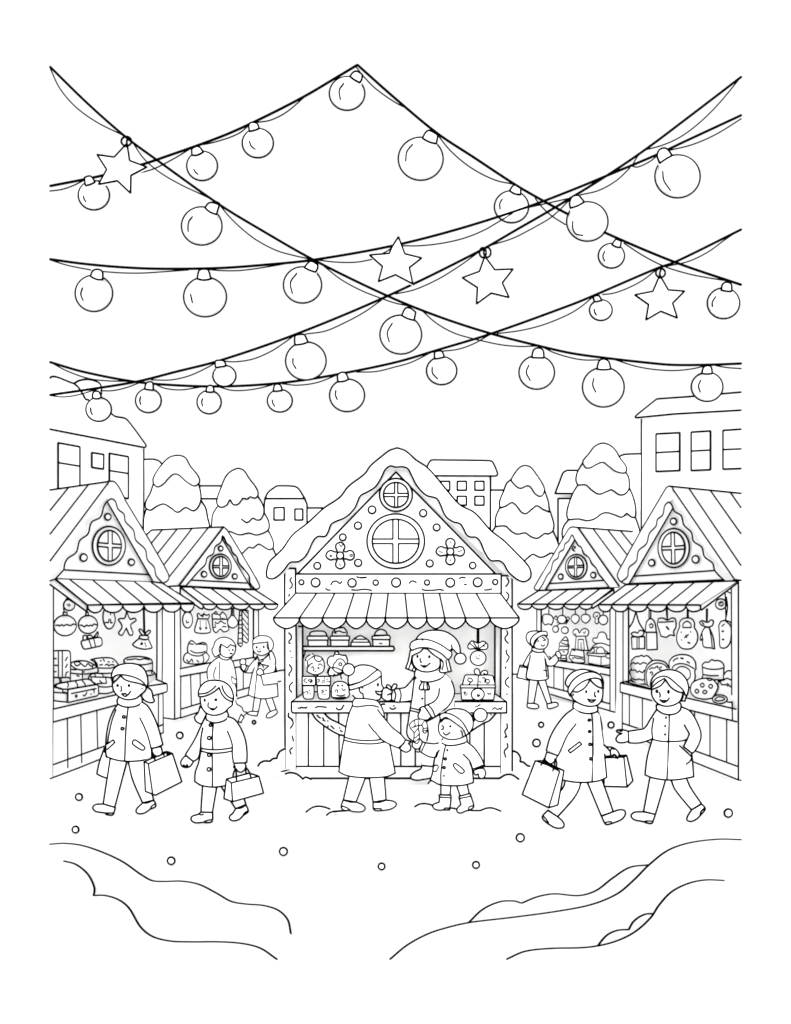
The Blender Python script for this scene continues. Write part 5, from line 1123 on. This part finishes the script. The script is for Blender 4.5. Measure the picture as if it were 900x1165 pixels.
part('trouser_leg', p2, "L360,315 472,485 552,452 530,380/ 450,300/", z=0, T=.12, b=0)
part('shoe', p2, "200,512! 175,530 130,545 120,570 150,595 220,592 250,595 285,585 290,515!", z=.04, T=.14, b=0, ink=["180,528 200,535 218,530", "225,585 255,575 288,572"])
part('shoe', p2, "472,485! 450,520 425,545 428,570 460,580 500,568 535,535 570,510 568,490 552,455! 520,478", z=.04, T=.14, b=0, ink=["525,545 540,520 568,502"])
th = thing('shopping_bag', 'wide low bag in the hand of the woman with the belted coat', 'bag', 'shopping bags')
part('bag_body', th, "L398,252 580,205 655,230 690,362 447,430 380,405", z=.17, T=.1, b=0, ink=["398,252! 437,282! 655,230!", "437,282! 447,430!"])
strokes('handle', th, ["450,240! 455,205 470,170", "478,262! 475,170", "548,155! 575,190 593,242", "548,160! 555,215!"], z=.3)

# ================================================================ snow on the ground
def drift(label, pts, Y, T=.3, z=0, **kw):
    place(flat(Y), pts[0][0], pts[0][1])
    o = part('snow_drift', None, pts, z=z, T=T, b=.02, mats=(SNOW, INK), **kw)
    tag(o, label, 'snow drift', None, 'structure')
def mound(s, f, Y, base):
    """a low heap of snow: its traced crest closed by an unlined foot at picture row base"""
    l = q(f, s); l = [p for p in l]
    l[-1] = (l[-1][0], l[-1][1], True, True)
    l[0] = (l[0][0], l[0][1], True, False)
    return l + [(l[-1][0], base, True, True), (l[0][0], base, True, True)]
pen(2.5)
r8 = (200, 850, 6.923); s9 = (300, 860, 9)
for s, f, base in (("648,150 665,125 700,110 742,112! 765,92 797,88! 800,70 820,35 862,12", r8, 889), ("775,235 805,200 860,187 900,185", r8, 889),
                   ("20,155 55,170 77,205 75,235! 100,240 130,265 147,268", Mf, 885), ("0,328 35,335 65,363", Mf, 888)):
    drift('small rounded heap of snow beside the big stall', mound(s, f, 0, base), foot(base - 1), T=.2)
for s, f, base in (("220,185! 270,172 335,185 370,208 400,238! 425,220 455,225 485,240", s9, 890),
                   ("700,612! 745,588 790,590 835,620", W6, 890),
                   ):
    drift('small heap of snow at the foot of a post of the big stall', mound(s, f, 0, base), foot(base + 1), T=.3)
for s, f, base in (("435,575 500,530 570,517 650,535 720,570! 850,560", s9, 926), ("645,608 680,582 720,570", s9, 930),
                   ("78,822 110,805 150,800 205,812 240,830", W6, 921), ("335,832 360,835 385,842", W6, 924), ("465,848 510,852 555,852! 600,835 640,832 705,855", W6, 926)):
    drift('low ridge of snow around the feet at the big stall', mound(s, f, 0, base), foot(base + 1), T=.2)
def bank(label, s, lift, f, extra, ink=()):
    """a raised bank of snow: its top lies a little above the ground, its edge falls to it"""
    place(lambda x, y: foot(y) * (1 - lift / EYE), 450, 1050)
    cur['dir'] = Vector((0, 0, -1))
    o = part('snow_bank', None, q(f, s) + [(x, y, True, True) for x, y in extra], T=lift * 1.0, b=0.0, ink=ink, mats=(SNOW, INK), lw=2.7)
    tag(o, label, 'snow bank', None, 'structure')
n3 = (50, 900, 3); n2 = (420, 930, 2.093)
bank('long snow bank in the left foreground', "20,183! 70,180 130,187 200,210 270,243 330,285 370,307 410,310 470,309 530,320 590,350 640,378 690,387 750,392 800,408 832,440 843,487/", .12, n3, [(331, 1200), (-200, 1200), (-200, 961/1)])
bank('nearer snow bank in the left foreground', "68,240! 110,252 150,285 172,330 170,358! 210,358 255,372 290,400 330,465 370,497 430,513 500,516 600,516 680,522 740,538 795,575/", .2, n3, [(315, 1200), (-200, 1200), (-200, 985)])
bank('rounded snow heap behind the right bank', "238,250! 270,220 310,202 345,200 363,205! 400,190 440,183 500,187 540,175 580,145 620,120 665,114/ 700,140/ 600,230/ 400,260/", .10, n2, [])
bank('long snow bank in the right foreground', "50,338! 90,305 140,278 190,262 240,251 340,239 450,224 530,208 590,183 630,150 665,115 710,80 760,62 830,53 886,54/", .16, n2, [(1100, 956), (1100, 1200), (440, 1200)])
bank('small snow heap behind the nearer right bank', "543,308! 565,282 590,270 618,268! 630,248 655,232 683,230/ 690,260/ 600,315/", .2, n2, [])
bank('nearer snow bank in the right foreground', "328,338! 370,320 430,313 520,310 580,298 630,275 670,240 690,210 720,178 760,158 800,150 845,151/", .24, n2, [(1100, 1002), (1100, 1200), (575, 1200)])
for x, y, r, lab in ((89.9, 906.7, 3.6, 'left of the shoes of the woman with the ponytail'), (86, 943.8, 3.5, 'at the far left above the snow bank'), (194.8, 979.3, 4, 'just above the slope of the left bank'),
   (322.5, 968.7, 4.2, 'left of centre in the open snow'), (434.2, 985.7, 3.5, 'lowest one near the centre'), (541.6, 984, 3.6, 'right of centre in the open snow'), (592, 953, 4.3, 'below the large paper bag'),
   (828.6, 925, 4.4, 'at the far right beside the walking woman'), (610.4, 845.2, 4, 'beside the right post of the big stall'), (615.7, 824.5, 2.6, 'tiny one above the one beside the right post'),
   (695.2, 824.8, 3.2, 'between the two people on the right'), (204.6, 836.6, 3.4, 'between the two women on the left'), (289, 821.7, 1.7, 'tiniest one under the girl with the side ponytail')):
    fr(0, 0, 1); Y = foot(y + r + 2); place(flat(Y), x, y)
    mb = MB(); ball(mb, x, y, r, r, Y, 2.6, seg=16, rings=10)
    o = mb.build('snowball', cur['org'], None, (SNOW, INK)); tag(o, 'small snowball on the ground, ' + lab, 'snowball', 'snowballs scattered on the ground')
# ================================================================ ground, sky light, camera
mb = MB()
g = 300.0
mb.add([Vector((-g, -20, 0)), Vector((g, -20, 0)), Vector((g, 500, 0)), Vector((-g, 500, 0))], [(0, 1, 2, 3)], 0)
gr = mb.build('ground', (0, 0, 0), None, (SNOW, INK)); gr['kind'] = 'structure'

w = bpy.data.worlds.new('World'); SC.world = w; w.use_nodes = True
bg = w.node_tree.nodes['Background']
bg.inputs['Color'].default_value = (1, 1, 1, 1); bg.inputs['Strength'].default_value = 0.78
ld = bpy.data.lights.new('sun', 'SUN'); ld.energy = 2.9; ld.angle = math.radians(35); ld.color = (1, .99, .97)
lo = bpy.data.objects.new('sun', ld); COL.objects.link(lo)
lo.rotation_euler = (math.radians(78), 0, math.radians(0))
cd = bpy.data.cameras.new('camera'); co = bpy.data.objects.new('camera', cd); COL.objects.link(co)
co.location = (0, 0, EYE); co.rotation_euler = (math.pi / 2, 0, 0)
cd.sensor_fit = 'HORIZONTAL'; cd.sensor_width = 36.0; cd.lens = F / 900.0 * 36.0
cd.shift_x = 0.0; cd.shift_y = (HY - 582.5) / 900.0
cd.clip_start = .1; cd.clip_end = 2000
SC.camera = co
SC.view_settings.view_transform = 'Standard'; SC.view_settings.look = 'None'
SC.view_settings.exposure = 0.48; SC.view_settings.gamma = 1.0
SC.view_settings.use_curve_mapping = False
SC.cycles.max_bounces = 12; SC.cycles.diffuse_bounces = 10
SC.cycles.pixel_filter_type = 'BLACKMAN_HARRIS'; SC.cycles.filter_width = 1.7
